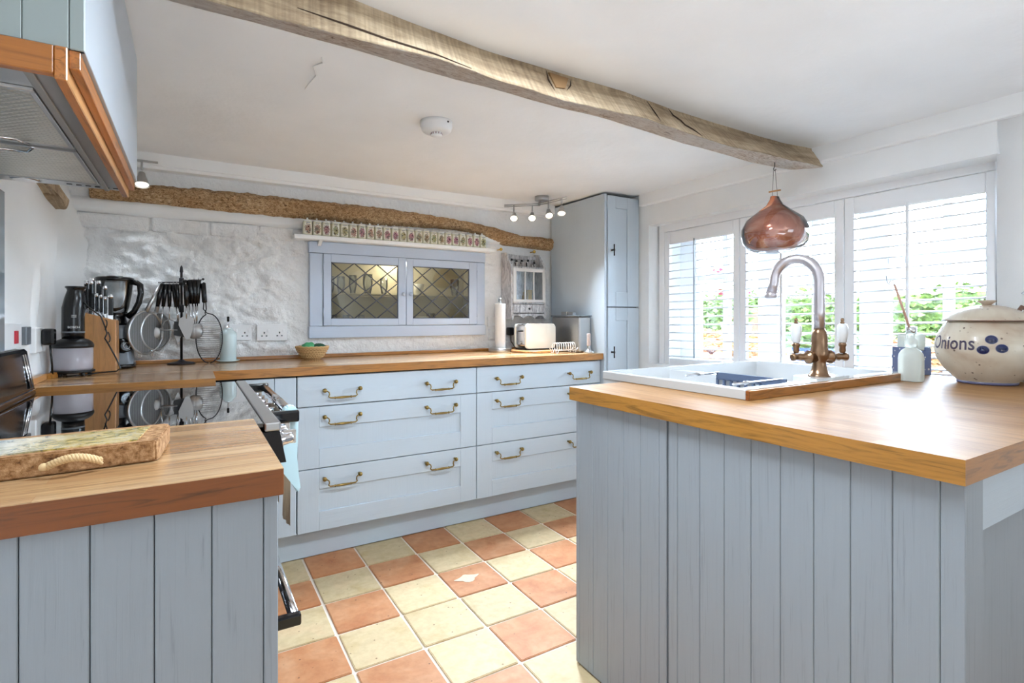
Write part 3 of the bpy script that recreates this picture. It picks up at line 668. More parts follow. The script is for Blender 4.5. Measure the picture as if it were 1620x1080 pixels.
bm = nb(); box(bm, .136, .160, 1.35, 1.80, .12, .78, .004); obj('oven_door', bm, 'enamel', t)
bm = nb(); box(bm, .136, .160, 1.81, 2.24, .12, .78, .004); obj('oven_door', bm, 'enamel', t)
bm = nb(); prism(bm, [(-.475, .876), (-.424, .876), (-.430, .90), (-.448, 1.018), (-.455, 1.026), (-.475, 1.026)], 'y', 1.335, 2.25); up = obj('back_upstand', bm, 'enamel', t)
for y in (2.215, 2.19):
    bm = nb(); tube(bm, [(-.4275, y, .905), (-.4465, y, 1.01)], .003, 8); child_of(obj_off('chrome_strip', bm, 'chrome', up), up)
bm = nb(); tube(bm, [(-.426, 1.34, .896), (-.426, 2.245, .896)], .003, 8); child_of(obj_off('chrome_strip', bm, 'chrome', up), up)
bm = nb(); box(bm, -.472, -.462, 1.335, 2.075, 1.03, 1.49, .001); solo('splashback', bm, 'splash', 'grey glass splashback on the wall behind the range cooker', 'splashback', (-.467, 1.7, 1.03))
# towels on the cooker rail
def towel(name, label, y0, y1, ztop, drop, m, fold=.012):
    bm = nb(); us = lin(y0, y1, 10)
    path = [(.222, ztop-drop*.8), (.221, ztop-drop*.4), (.222, ztop-.02), (.235, ztop+.0135), (.249, ztop-.01), (.252, ztop-drop*.3), (.256, ztop-drop*.65), (.252, ztop-drop)]
    grid(bm, us, list(range(len(path))), lambda u, k: (path[k][0]+fold*.25*math.sin((u-y0)*90+k), u+.01*math.sin(k*1.3), path[k][1]-(.12*(u-y0) if k > 5 else 0)))
    r = bmesh.ops.solidify(bm, geom=bm.faces[:], thickness=.004)
    return solo(name, bm, m, label, 'towel', (.235, (y0+y1)/2, ztop))
mt = mat('striped_towel', (196, 184, 170), .95); v = coords(mt, (1, 60, 60)); wv = N(mt, 'ShaderNodeTexWave'); wv.inputs['Scale'].default_value = .35; L(mt, v, wv.inputs['Vector'])
L(mt, ramp(mt, wv.outputs['Fac'], [(.55, (200, 186, 168)), (.75, (96, 78, 88))]), bsdf(mt).inputs['Base Color'])
bm = nb(); prism(bm, [(.213, .872), (.222, .884), (.240, .886), (.252, .872), (.250, .80), (.248, .745), (.252, .70), (.258, .655), (.248, .646), (.236, .672), (.222, .70), (.200, .722), (.200, .80)], 'y', 1.545, 1.585)
bmesh.ops.bevel(bm, geom=bm.edges[:], offset=.004, segments=2, affect='EDGES')
solo('tea_towel', bm, 'cloth', 'light blue cloth hanging over the cooker rail', 'towel', (.25, 1.6, .862))
o = towel('tea_towel', 'beige and brown striped towel hanging from the cooker rail below the light blue cloth', 1.70, 1.86, .862, .36, mt)

# ================================================================== COOKER HOOD
t = thing('cooker_hood', 'blue boarded cooker hood with orange wood trim and steel filters, top left', 'cooker hood', (-.3, 1.5, 1.49))
hx0, hx1, hy0, hy1 = -.474, -.140, 1.040, 1.962
bm = nb(); box(bm, hx0, hx1-.016, hy0+.012, hy1, 1.537, 1.905); obj('hood_box', bm, 'hoodblue', t)
for a, b_ in ((-.43, -.376), (-.374, -.322), (-.320, -.268), (-.266, -.214), (-.212, -.160), (-.158, -.141)):
    bm = nb(); box(bm, a-.0006, b_+.0006, hy0, hy0+.011, 1.537, 1.905, .0012); obj('board', bm, 'hoodboard', t)
bm = nb(); box(bm, hx1-.016, hx1, hy0+.002, hy1, 1.537, 1.905, .001); obj('side_panel', bm, 'hoodblue', t)
bm = nb(); box(bm, hx1-.020, hx1-.006, hy0+.004, hy1-.004, 1.508, 1.537, .001); obj('pelmet', bm, 'pelmet', t)
bm = nb(); box(bm, hx1-.036, hx1-.0205, hy0-.004, hy1, 1.486, 1.537, .0015)
for f in bm.faces: f.material_index = 1 if f.calc_center_median().x > hx1-.022 else 0
obj('pelmet', bm, ['pelmet', 'ply'], t)
bm = nb(); box(bm, hx0, hx1-.0365, hy0-.004, hy0+.014, 1.494, 1.5365, .0015); obj('pelmet', bm, 'pelmetx', t)
bm = nb(); box(bm, hx0, hx1-.037, hy0+.016, hy1-.004, 1.503, 1.515, .001); obj('steel_base', bm, 'steel', t)
bm = nb()
for a in ((hx0+.03, hx0+.036, hy0+.11, hy1-.06), (hx1-.078, hx1-.066, hy0+.016, hy1-.004)): box(bm, *a[:2], a[2], a[3], 1.499, 1.5035, .001)
obj('steel_flange', bm, 'dsteel', t)
mm = mat('filter_mesh', (150, 148, 142), .3, 1); v = coords(mm, (1, 1, 1), (0, 0, PI/4)); ck = N(mm, 'ShaderNodeTexVoronoi'); ck.inputs['Scale'].default_value = 85; ck.inputs['Randomness'].default_value = 0; L(mm, v, ck.inputs['Vector'])
L(mm, ramp(mm, ck.outputs['Distance'], [(.22, (40, 40, 38)), (.34, (226, 222, 212))]), bsdf(mm).inputs['Base Color']); L(mm, ramp(mm, ck.outputs['Distance'], [(.28, (0, 0, 0)), (.42, (255, 255, 255))]), bsdf(mm).inputs['Metallic']); bump(mm, ck.outputs['Distance'], .8, .004)
for y0_, y1_ in ((1.145, 1.50), (1.522, 1.875)):
    bm = nb(); box(bm, hx0+.034, hx1-.082, y0_+.008, y1_-.008, 1.4985, 1.503); f_ = obj('filter', bm, mm, t)
    bm = nb(); a, b_ = hx0+.034, hx1-.080
    for g in ((a, b_, y0_, y0_+.010), (a, b_, y1_-.010, y1_), (a, a+.008, y0_+.010, y1_-.010), (b_-.008, b_, y0_+.010, y1_-.010)): box(bm, g[0], g[1], g[2], g[3], 1.497, 1.503, .001)
    child_of(obj_off('filter_frame', bm, 'steel', f_), f_)
    yy, sg = (y1_-.004, -1) if y0_ < 1.3 else (y0_+.004, 1)
    bm = nb(); tube(bm, [(-.375, yy, 1.495), (-.36, yy+sg*.035, 1.494), (-.31, yy+sg*.035, 1.494), (-.295, yy, 1.495)], .003, 8); child_of(obj_off('filter_handle', bm, 'chrome', f_), f_)
bm = nb()
for k in range(6): box(bm, -.30+.021*k, -.288+.021*k, 1.925, 1.932, 1.5015, 1.5035)
obj('switch_slots', bm, 'black', t)
bm = nb(); lathe(bm, [(.034, 0), (.032, -.003), (.024, -.004), (.0, -.004)], (-.385, 1.92, 1.503), 20); obj('hood_lamp', bm, 'chrome', t)

# ================================================================== CEILING FITTINGS
t = thing('smoke_detector', 'round white smoke detector on the ceiling', 'smoke detector', (.845, 1.985, CEIL))
bm = nb(); lathe(bm, [(.064, .004), (.064, -.018), (.060, -.022), (.060, -.030), (.052, -.040), (.036, -.042), (0, -.042)], (.845, 1.985, CEIL), 36); obj('detector_body', bm, 'plastic', t)
bm = nb(); lathe(bm, [(.022, -.038), (.022, -.052), (.018, -.056), (0, -.056)], (.845, 1.985, CEIL), 24); obj('sensor_cap', bm, 'plastic', t)
bm = nb(); 
for k in range(12):
    a = 2*PI*k/12; ball(bm, (.845+.0215*math.cos(a), 1.985+.0215*math.sin(a), CEIL-.046), .0028, 6, sc=(1, 1, 1.6))
obj('vent_slots', bm, mat('pinkish_grey', (176, 150, 150), .5), t, kind='stuff')
bm = nb(); ball(bm, (.868, 1.925, CEIL-.010), .004, 8); obj('indicator', bm, 'black', t)

bulbm = mat('spot_bulb', (255, 248, 230), .3); bsdf(bulbm).inputs['Emission Color'].default_value = (1, .93, .8, 1); bsdf(bulbm).inputs['Emission Strength'].default_value = .35
M['bulbm'] = bulbm
def spot_head(t, p, aim, e=18, s=1.0):
    p = Vector(p); d = (Vector(aim)-p).normalized()
    bm = nb(); tube(bm, [p+Vector((0, 0, .055*s)), p+Vector((0, 0, .012*s))], .0045, 8); tube(bm, [p-d*.004, p, p+d*.012*s, p+d*.05*s, p+d*.055*s], [.009*s, .012*s, .014*s, .026*s, .027*s], 18, caps=False)
    h = obj('lamp_head', bm, 'steel', t)
    bm = nb(); q = p+d*.0515*s; tube(bm, [q, q+d*.0015], [.0235*s, .0225*s], 18); child_of(obj_off('bulb', bm, 'bulbm', h), h)
    l = bpy.data.lights.new('spot_lamp', 'SPOT'); l.energy = e; l.spot_size = 1.75; l.spot_blend = .7; l.shadow_soft_size = .03; l.color = (.76, .88, 1)
    lo = bpy.data.objects.new('spot_lamp', l); C.objects.link(lo); lo.location = p+d*.062*s; lo.rotation_euler = d.to_track_quat('-Z', 'Y').to_euler()
t = thing('spotlight_bar', 'angled steel ceiling light with four spot heads, in front of the tall cupboard', 'ceiling light', (1.945, 2.86, CEIL))
bm = nb(); lathe(bm, [(.046, .0), (.046, -.026), (.042, -.028), (0, -.028)], (1.955, 2.86, CEIL), 28); obj('ceiling_plate', bm, 'steel', t)
bm = nb()
for dz in (0, -.011): tube(bm, [(1.775, 3.035, 1.865+dz), (1.93, 2.87, 1.862+dz)], .0035, 8)
obj('bar', bm, 'steel', t)
bm = nb()
for dz in (0, -.011): tube(bm, [(1.93, 2.87, 1.862+dz), (2.0, 2.655, 1.872+dz)], .0035, 8)
obj('bar', bm, 'steel', t)
bm = nb(); tube(bm, [(1.945, 2.862, 1.885), (1.938, 2.868, 1.848)], .008, 10); obj('stem', bm, 'steel', t)
spot_head(t, (1.82, 2.988, 1.806), (1.4, 2.3, .9)); spot_head(t, (1.905, 2.897, 1.80), (1.2, 1.9, .5)); spot_head(t, (1.965, 2.80, 1.812), (1.5, 1.8, .3)); spot_head(t, (1.99, 2.69, 1.818), (1.6, 2.2, .5), .8)
t = thing('spotlight_bar', 'steel ceiling spotlight partly hidden behind the blue cooker hood', 'ceiling light', (-.20, 3.02, CEIL))
bm = nb(); box(bm, -.30, -.135, 3.036, 3.046, 1.856, 1.866, .001); obj('bar', bm, 'steel', t)
bm = nb(); cyl(bm, (-.26, 3.04, 1.90), (-.26, 3.04, 1.866), .012, n=12); obj('stem', bm, 'steel', t)
spot_head(t, (-.198, 3.03, 1.80), (-.17, 2.75, 1.0), 1, 1.15)

# copper glass ornament hanging from the beam
t = thing('hanging_ornament', 'onion-shaped copper and clear glass ornament hanging from a hook in the beam', 'glass ornament', (2.148, 1.37, 1.40))
oc = (2.148, 1.37, 0)
bm = nb(); lathe(bm, [(.017, 1.642), (.020, 1.630), (.034, 1.606), (.070, 1.580), (.112, 1.545), (.132, 1.505), (.1345, 1.478), (.126, 1.444), (.104, 1.418), (.07, 1.405), (0, 1.402)], oc, 44); wob(bm, .0025, 14)
obj('outer_glass', bm, 'bulb', t)
bm = nb(); lathe(bm, [(.013, 1.643), (.016, 1.630), (.030, 1.606), (.064, 1.578), (.104, 1.543), (.118, 1.505), (.116, 1.478), (.100, 1.448), (.07, 1.430), (.03, 1.424), (0, 1.423)], (oc[0]-.006, oc[1]+.002, 0), 44); wob(bm, .004, 10); obj('copper_liner', bm, 'copper', t)
bm = nb(); tube(bm, [(2.148, 1.37, 1.795), (2.148, 1.37, 1.775), (2.143, 1.373, 1.762), (2.148, 1.37, 1.755), (2.153, 1.367, 1.762)], .0018, 6); obj('hook', bm, 'iron', t)
bm = nb(); tube(bm, [(2.140, 1.376, 1.645), (2.144, 1.373, 1.758), (2.150, 1.369, 1.758), (2.158, 1.364, 1.645)], .0009, 5); obj('wire', bm, 'iron', t)
bm = nb(); tube(bm, [(2.128, 1.384, 1.664), (2.168, 1.356, 1.672)], .0035, 8); obj('cross_peg', bm, 'beech', t)

# ================================================================== BACK WALL: glazed cupboard, shelf, jars
t = thing('glazed_cupboard', 'pale blue wall cupboard with two leaded glass doors, recessed in the back wall', 'cupboard', (1.1, 3.11, 1.0))
bm = nb(); y0, y1 = 3.082, 3.128
box(bm, .560, .628, y0, y1, 1.075, 1.480, .002); box(bm, 1.595, 1.654, y0, y1, 1.075, 1.480, .002); box(bm, .556, 1.656, y0-.004, y1, 1.4815, 1.545, .002); box(bm, .556, 1.658, y0-.004, y1, 1.008, 1.0735, .002)
obj('cupboard_frame', bm, 'wcab', t)
inn = mat('cupboard_inside', (190, 184, 164), .6)
bm = nb()
box(bm, .60, 1.62, 3.30, 3.31, 1.0, 1.55); box(bm, .60, .615, 3.135, 3.30, 1.0, 1.55); box(bm, 1.605, 1.62, 3.135, 3.30, 1.0, 1.55); box(bm, .6, 1.62, 3.135, 3.3, 1.05, 1.068); box(bm, .6, 1.62, 3.135, 3.3, 1.49, 1.51)
obj('cupboard_interior', bm, inn, t)
bm = nb(); box(bm, .616, 1.604, 3.17, 3.295, 1.258, 1.264); obj('inner_shelf', bm, inn, t)
l = bpy.data.lights.new('cupboard_fill_light', 'POINT'); l.energy = .5; l.color = (1, .97, .9); l.shadow_soft_size = .02; lo = bpy.data.objects.new('cupboard_fill_light', l); C.objects.link(lo); lo.location = (1.1, 3.2, 1.465)  # point fill added to brighten the cupboard inside
for x0, x1, p0, p1, nm in ((.632, 1.1115, .673, 1.063, -1), (1.1145, 1.592, 1.155, 1.537, 1)):
    z0, z1, q0, q1 = 1.077, 1.479, 1.116, 1.434; bm = nb(); y = 3.076
    box(bm, x0, p0, y, y+.02, z0, z1, .002); box(bm, p1, x1, y, y+.02, z0, z1, .002); box(bm, p0, p1, y, y+.02, z0, q0, .001); box(bm, p0, p1, y, y+.02, q1, z1, .001)
    d = obj('door', bm, 'wcab', t)
    bm = nb(); box(bm, p0, p1, y+.009, y+.0105, q0, q1); child_of(obj_off('pane', bm, 'cabglass', d), d)
    bm = nb()   # lead lattice
    def seg(a, b_): 
        tube(bm, [(a[0], y+.006, a[1]), (b_[0], y+.006, b_[1])], .0032, 6)
    w, h = p1-p0, q1-q0; cw, ch = w/3.0, h/3.0
    for k in range(-4, 5):
        for sgn in (1, -1):
            pts = []
            for tt in lin(0, 1, 121):
                x = p0+w*tt; zz = (q1-(x-p0)*ch/cw+k*ch) if sgn > 0 else (q0+(x-p0)*ch/cw+k*ch)
                if q0 <= zz <= q1: pts.append((x, zz))
            if len(pts) > 2: seg(pts[0], pts[-1])
    box(bm, p0, p0+.005, y+.006, y+.010, q0, q1); box(bm, p1-.005, p1, y+.006, y+.010, q0, q1); box(bm, p0, p1, y+.006, y+.010, q0, q0+.005); box(bm, p0, p1, y+.006, y+.010, q1-.005, q1)
    child_of(obj_off('lead_lattice', bm, 'lead', d), d)
    kx = x1-.020 if nm < 0 else x0+.022
    bm = nb(); cyl(bm, (kx, y+.002, 1.263), (kx, y-.012, 1.263), .007, n=10); ball(bm, (kx, y-.018, 1.263), .0125, 14, sc=(1, .8, 1)); child_of(obj_off('knob', bm, 'wcab', d), d)
    ex = x0 if nm < 0 else x1
    for z in (1.15, 1.40): bm = nb(); cyl(bm, (ex, y-.002, z-.025), (ex, y-.002, z+.025), .003, n=8); child_of(obj_off('hinge', bm, 'wcab', d), d)
k = 0
gg = M['clear']
for x, z, r, h in ((.70, 1.2645, .024, .10), (.76, 1.2645, .024, .10), (.83, 1.2645, .024, .11), (.92, 1.2645, .03, .12), (1.02, 1.2645, .024, .1), (.72, 1.0685, .02, .07), (.79, 1.0685, .02, .07), (.88, 1.0685, .022, .07), (1.50, 1.2645, .03, .11), (1.33, 1.0685, .03, .08)):
    bm = nb(); lathe(bm, [(r*.6, 0), (r*.62, .003), (r, h*.5), (r*.95, h), (r*.9, h), (r*.95, h*.5), (r*.55, .006), (0, .006)], (x, 3.22, z), 16)
    k += 1; lab = ['leftmost glass on the upper shelf behind the left leaded door', 'second glass from the left on the upper shelf behind the leaded door', 'third glass from the left, taller, on the upper shelf behind the leaded door', 'widest tall glass on the upper shelf behind the left leaded door', 'glass nearest the middle on the upper shelf behind the left leaded door', 'leftmost short glass at the bottom of the leaded cupboard', 'second short glass from the left at the bottom of the leaded cupboard', 'third short glass from the left at the bottom of the leaded cupboard', 'tall glass on the upper shelf behind the right leaded door', 'short wide glass at the bottom behind the right leaded door'][k-1]
    o_ = solo('drinking_glass', bm, 'clear', lab, 'glass', (x, 3.22, z), 'glasses in the leaded cupboard')
for x, z, r, h, m_, lb in ((1.24, 1.2645, .042, .07, 'ceramic', 'white jug-like cup on the middle shelf behind the right leaded door'), (1.27, 1.0685, .045, .06, 'cream', 'small cream bowl at the bottom behind the right leaded door')):
    bm = nb(); lathe(bm, [(r*.5, 0), (r*.8, h*.3), (r, h), (r*.93, h), (r*.7, h*.3), (0, h*.15)], (x, 3.22, z), 20); solo('cup', bm, m_, lb, 'crockery', (x, 3.22, z))

t = thing('wall_shelf', 'long narrow white shelf under the timber lintel, holding the spice jars', 'shelf', (1.08, 3.07, 1.546))
bm = nb(); box(bm, .470, 1.70, 3.018, 3.11, 1.547, 1.570, .003); obj('shelf_board', bm, 'white', t)
bm = nb(); prism(bm, [(3.03, 1.547), (3.095, 1.547), (3.095, 1.51)], 'x', .60, .618); obj('bracket', bm, 'white', t)
# picture print: generic coloured motif, different on every jar
pr = mat('jar_print', (230, 226, 210), .25); oi = N(pr, 'ShaderNodeObjectInfo'); v = coords(pr)
cb = N(pr, 'ShaderNodeCombineXYZ'); m1 = N(pr, 'ShaderNodeMath', operation='MULTIPLY'); m1.inputs[1].default_value = 50; L(pr, oi.outputs['Random'], m1.inputs[0]); L(pr, m1.outputs[0], cb.inputs[0]); L(pr, m1.outputs[0], cb.inputs[2])
ad = N(pr, 'ShaderNodeVectorMath', operation='ADD'); L(pr, v, ad.inputs[0]); L(pr, cb.outputs[0], ad.inputs[1])
n1 = noise_tex(pr, ad.outputs[0], 90, 3, .6); n2 = noise_tex(pr, ad.outputs[0], 150, 2, .5)
ds = N(pr, 'ShaderNodeVectorMath', operation='DISTANCE'); mpn = N(pr, 'ShaderNodeMapping'); mpn.inputs['Scale'].default_value = (1.35, 0, .8); L(pr, v, mpn.inputs['Vector']); L(pr, mpn.outputs[0], ds.inputs[0]); ds.inputs[1].default_value = (.0, 0, .8*.032)
sb = N(pr, 'ShaderNodeMath', operation='MULTIPLY_ADD'); sb.inputs[1].default_value = .03; L(pr, n2, sb.inputs[0]); L(pr, ds.outputs['Value'], sb.inputs[2])
mask = ramp(pr, sb.outputs[0], [(.033, (255, 255, 255)), (.039, (0, 0, 0))])
pic = ramp(pr, n1, [(.34, (50, 36, 32)), (.42, (120, 80, 58)), (.5, (206, 180, 156)), (.56, (92, 74, 56)), (.62, (70, 80, 84)), (.7, (214, 204, 150))])
hs = N(pr, 'ShaderNodeHueSaturation'); L(pr, pic, hs.inputs['Color']); hm = N(pr, 'ShaderNodeMapRange'); hm.inputs[3].default_value = .40; hm.inputs[4].default_value = .60; L(pr, oi.outputs['Random'], hm.inputs[0]); L(pr, hm.outputs[0], hs.inputs['Hue'])
L(pr, mixc(pr, mask, (232, 229, 214), hs.outputs[0]), bsdf(pr).inputs['Base Color'])
jarb = mat('jar_porcelain', (222, 218, 192), .2, Coat_Weight=.4); jlid = mat('jar_lid', (232, 232, 226), .2)
j0 = thing('spice_jar', 'x', 'spice jar', (.54, 3.045, 1.5705), 'picture spice jars on the white shelf', world=False)
bm = nb(); lathe(bm, [(.0212, 0), (.0232, .003), (.0232, .066), (.0215, .072), (.019, .073)], (0, 0, 0), 20, sq=5); obj('jar_body', bm, jarb, j0)
bm = nb(); lathe(bm, [(.0205, .0725), (.0215, .075), (.020, .079), (.012, .084), (.005, .0865), (.004, .089), (.0055, .093), (.0, .096)], (0, 0, 0), 20, sq=4); obj('lid', bm, jlid, j0)
bm = nb(); grid(bm, lin(-.018, .018, 7), lin(.006, .062, 7), lambda x, z: (x, -.0270+abs(x/.0226)**5*.008+.0008, z)); obj('picture', bm, pr, j0)
bm = nb(); box(bm, -.010, .010, -.0272, -.0262, .0640, .0668); obj('name_band', bm, mat('blue_ink', (110, 120, 150), .5), j0)
names = ['with a brown seated figure print, leftmost on the shelf', 'with a grey and blue figure print, second from the left end', 'with a dark brown figure print, third from the left end', 'with a green and white print, fourth from the left end', 'with a mauve print, fifth from the left end', 'with a pale green print, sixth from the left end', 'with a brown and pink print, seventh from the left end', 'with a small grey print, eighth from the left end', 'with a two-figure print, ninth from the left end', 'with a red and brown print, tenth from the left end', 'with a green print, eleventh from the left end', 'with a dark red print, in the exact middle of the row', 'with a grey print, eleventh from the right end', 'with a narrow brown print, tenth from the right end', 'with a maroon print, ninth from the right end', 'with a brown and white print, eighth from the right end', 'with a yellow print, seventh from the right end', 'with a white and green print, sixth from the right end', 'with a faint violet print, fifth from the right end', 'with a blue-grey print, fourth from the right end', 'with a black and white print, third from the right end', 'with a pale floral print, second from the right end', 'with a brown print, rightmost on the shelf']
for i, nm in enumerate(names):
    lab = 'cream lidded spice jar '+nm
    if i == 0: j0['label'] = lab
    else: dup(j0, (.54+i*.0487, 3.045, 1.5705), lab)

# small distressed wall cabinet
def distress():
    m = mat('distressed_grey_paint', (190, 188, 188), .75); v = coords(m, (16, 16, 4)); n = noise_tex(m, v, 3, 6, .7, 1.5)
    L(m, ramp(m, n, [(.30, (120, 118, 120)), (.44, (176, 174, 176)), (.56, (220, 218, 218))]), bsdf(m).inputs['Base Color']); return m
M['dist'] = distress(); x0, x1, y0, y1 = 1.797, 2.072, 2.985, 3.112
t = thing('small_wall_cabinet', 'small distressed grey-white wall cabinet with three-pane door and drawer, above the toaster', 'cabinet', (1.93, 3.05, 1.11))
for x in (x0, x1-.012):
    bm = nb(); prism(bm, [(y0, 1.112), (y1, 1.112), (y1, 1.56), (y1-.05, 1.555), (y1-.09, 1.51), (y0+.006, 1.468), (y0, 1.455)], 'x', x, x+.012); obj('side_panel', bm, 'dist', t)
bm = nb(); pts = [(x0+.012, 1.13)]+[(x1-.012, 1.13)]+[(x1-.012, 1.47), (x1-.03, 1.52), (x1-.07, 1.545), (x0+.10, 1.55), (x0+.012, 1.555)]; prism(bm, pts, 'y', y1-.01, y1); obj('back_board', bm, 'dist', t)
bm = nb(); box(bm, x0+.012, x1-.012, y1-.02, y1-.01, 1.52, 1.545, .001); obj('top_rail', bm, 'dist', t)
for z in (1.450, 1.212, 1.138): bm = nb(); box(bm, x0+.012, x1-.012, y0+.002, y1-.01, z, z+.010, .001); obj('shelf_board', bm, 'dist', t)
bm = nb(); zz = [(x0, 1.142), (x1, 1.142)]+[(x1-(x1-x0)*k/24, 1.113+.022*(abs(math.sin(PI*3*k/24))**.8 if 1 < k < 23 else 0)) for k in range(25)]; prism(bm, zz, 'y', y0-.003, y0+.006); obj('scalloped_apron', bm, 'dist', t)
bm = nb(); a, b_, c_, d_ = x0+.012, x1-.010, 1.223, 1.448; fr = .022
box(bm, a, a+fr, y0-.012, y0, c_, d_, .001); box(bm, b_-fr, b_, y0-.012, y0, c_, d_, .001); box(bm, a+fr, b_-fr, y0-.012, y0, c_, c_+.018, .001); box(bm, a+fr, b_-fr, y0-.012, y0, d_-.022, d_, .001)
for k in (1, 2): xx = a+fr+(b_-a-2*fr)*k/3; box(bm, xx-.0045, xx+.0045, y0-.011, y0-.001, c_+.018, d_-.022, .0008)
dr = obj('door', bm, mat('chalky_white', (222, 220, 218), .7), t)
bm = nb(); box(bm, a+fr, b_-fr, y0-.006, y0-.004, c_+.018, d_-.022); child_of(obj_off('pane', bm, 'clear', dr), dr)
bm = nb(); box(bm, x0+.012+.003, x1-.015, y0-.004, y0+.09, 1.152, 1.208, .002); dw = obj('drawer', bm, 'dist', t)
bm = nb(); ball(bm, (1.935, y0-.010, 1.18), .007, 10); child_of(obj_off('knob', bm, 'iron', dw), dw)
bw = mat('black_white_pattern', (230, 230, 230), .4); v = coords(bw, (1, 1, 1)); wv = N(bw, 'ShaderNodeTexWave'); wv.inputs['Scale'].default_value = 45; wv.inputs['Distortion'].default_value = 4; L(bw, v, wv.inputs['Vector']); L(bw, ramp(bw, wv.outputs['Fac'], [(.48, (30, 28, 30)), (.52, (232, 228, 226))]), bsdf(bw).inputs['Base Color'])
for x, h, k, lb in ((1.835, .05, .014, 'small black and white patterned bottle at the left end of the cabinet top'), (1.872, .042, .016, 'patterned pot second from left on the small wall cabinet'), (1.915, .045, .018, 'widest black and white patterned pot on the small wall cabinet'), (1.965, .05, .015, 'striped black and white pot with tall lid, second from right on the small wall cabinet'), (2.015, .035, .017, 'low zigzag-patterned pot at the right end of the cabinet top')):
    bm = nb(); lathe(bm, [(k*.8, 0), (k, .004), (k, h*.7), (k*.5, h*.82)], (x, 3.04, 1.4605), 16); s_ = thing('patterned_pot', lb, 'pot', (x, 3.04, 1.4605), 'patterned pots on the small wall cabinet'); obj('pot_body', bm, bw, s_)
    bm = nb(); lathe(bm, [(k*.5, h*.82), (k*.55, h*.9), (k*.3, h*1.1), (0, h*1.12)], (x, 3.04, 1.4605), 12); obj('stopper', bm, 'blackm', s_)
for x, h, m_, lb in ((1.925, .07, 'gold', 'small gold-topped bottle behind the cabinet middle pane'), (1.965, .085, 'gold', 'gold box behind the right-hand glazing bar of the small cabinet'), (1.875, .05, 'ceramic', 'white salt cellar behind the left pane of the small cabinet')):
    bm = nb(); lathe(bm, [(.012, 0), (.013, h*.6), (.006, h*.75), (.006, h), (0, h)], (x, 3.03, 1.2225), 14) if x != 1.965 else box(bm, x-.016, x+.016, 3.015, 3.04, 1.2225, 1.2225+h, .001); solo('bottle' if x != 1.965 else 'gold_box', bm, m_, lb, 'bottle' if x != 1.965 else 'box', (x, 3.03, 1.2225))
for x, w_ in ((1.765, 'left'), (2.03, 'right')):
    bm = nb(); cyl(bm, (x, 3.112, 1.575), (x, 3.07, 1.575), .004, n=8); ball(bm, (x, 3.062, 1.575), .011, 10); solo('brass_knob', bm, 'gold', 'small brass knob on the wall above the %s side of the small grey cabinet' % w_, 'knob', (x, 3.09, 1.575))

# sockets
def socket(label, x0, x1, z0, z1, outs, y=3.112):
    t = thing('wall_socket', label, 'socket', ((x0+x1)/2, y, (z0+z1)/2))
    bm = nb(); box(bm, x0, x1, y-.011, y+.004, z0, z1, .003, seg=2); obj('socket_plate', bm, 'plastic', t)
    for ox in outs:
        zc = (z0+z1)/2-.012; bm = nb(); box(bm, ox-.003, ox+.003, y-.0125, y-.0105, zc+.006, zc+.016); 
        obj('pin_hole', bm, 'black', t)
        for dx in (-.011, .011): bm = nb(); box(bm, ox+dx-.004, ox+dx+.004, y-.0125, y-.0105, zc-.008, zc-.003); obj('pin_hole', bm, 'black', t)
        bm = nb(); box(bm, ox+.014, ox+.024, y-.0135, y-.0105, zc+.014, zc+.030, .001); obj('switch', bm, 'plastic', t)
    return t
socket('white double socket on the stone wall left of the blue glazed cupboard', .297, .447, .999, 1.086, (.333, .408))
socket('white socket partly hidden behind the pale blue oil bottle', .150, .273, 1.003, 1.086, (.182, .24))
bm = nb(); box(bm, -.5, -.466, 2.085, 2.275, 1.028, 1.108, .002); t = thing('cooker_switch', 'white cooker switch plate with a red rocker on the left wall', 'switch', (-.47, 2.18, 1.065)); obj('switch_plate', bm, 'plastic', t)
bm = nb(); box(bm, -.467, -.4605, 2.19, 2.215, 1.045, 1.085, .001); obj('rocker', bm, 'red', t)
bm = nb(); box(bm, -.5, -.464, 2.325, 2.385, 1.035, 1.095, .002); solo('wall_switch', bm, 'grey', 'small grey rocker switch on the left wall beside the cooker switch', 'switch', (-.47, 2.355, 1.065))
t = thing('wall_socket', 'white socket with a black plug in it on the left wall behind the food processor', 'socket', (-.47, 2.50, 1.05))
bm = nb(); box(bm, -.51, -.462, 2.44, 2.58, 1.0, 1.09, .003); obj('socket_plate', bm, 'plastic', t)
t = thing('power_plug', 'black mains plug and cable in the left wall socket', 'plug', (-.45, 2.53, 1.05))
bm = nb(); box(bm, -.461, -.425, 2.50, 2.55, 1.025, 1.085, .008, seg=2); obj('plug_body', bm, 'black', t)
bm = nb(); tube(bm, [(-.44, 2.525, 1.03), (-.437, 2.525, .99), (-.435, 2.53, .95), (-.44, 2.56, .915), (-.43, 2.60, .9045)], .0035, 8); obj('cable', bm, 'black', t)
t = thing('power_plug', 'black mains plug on the wall left of the cream toaster, with its cable', 'plug', (1.845, 3.09, 1.02))
bm = nb(); box(bm, 1.825, 1.868, 3.06, 3.10, 1.0, 1.055, .008, seg=2); obj('plug_body', bm, 'black', t)
bm = nb(); tube(bm, [(1.845, 3.07, 1.0), (1.842, 3.06, .96), (1.86, 3.03, .915), (1.90, 2.99, .904)], .0035, 8); obj('cable', bm, 'black', t)

# ================================================================== ON THE BACK WORKTOP
ZW = .9005
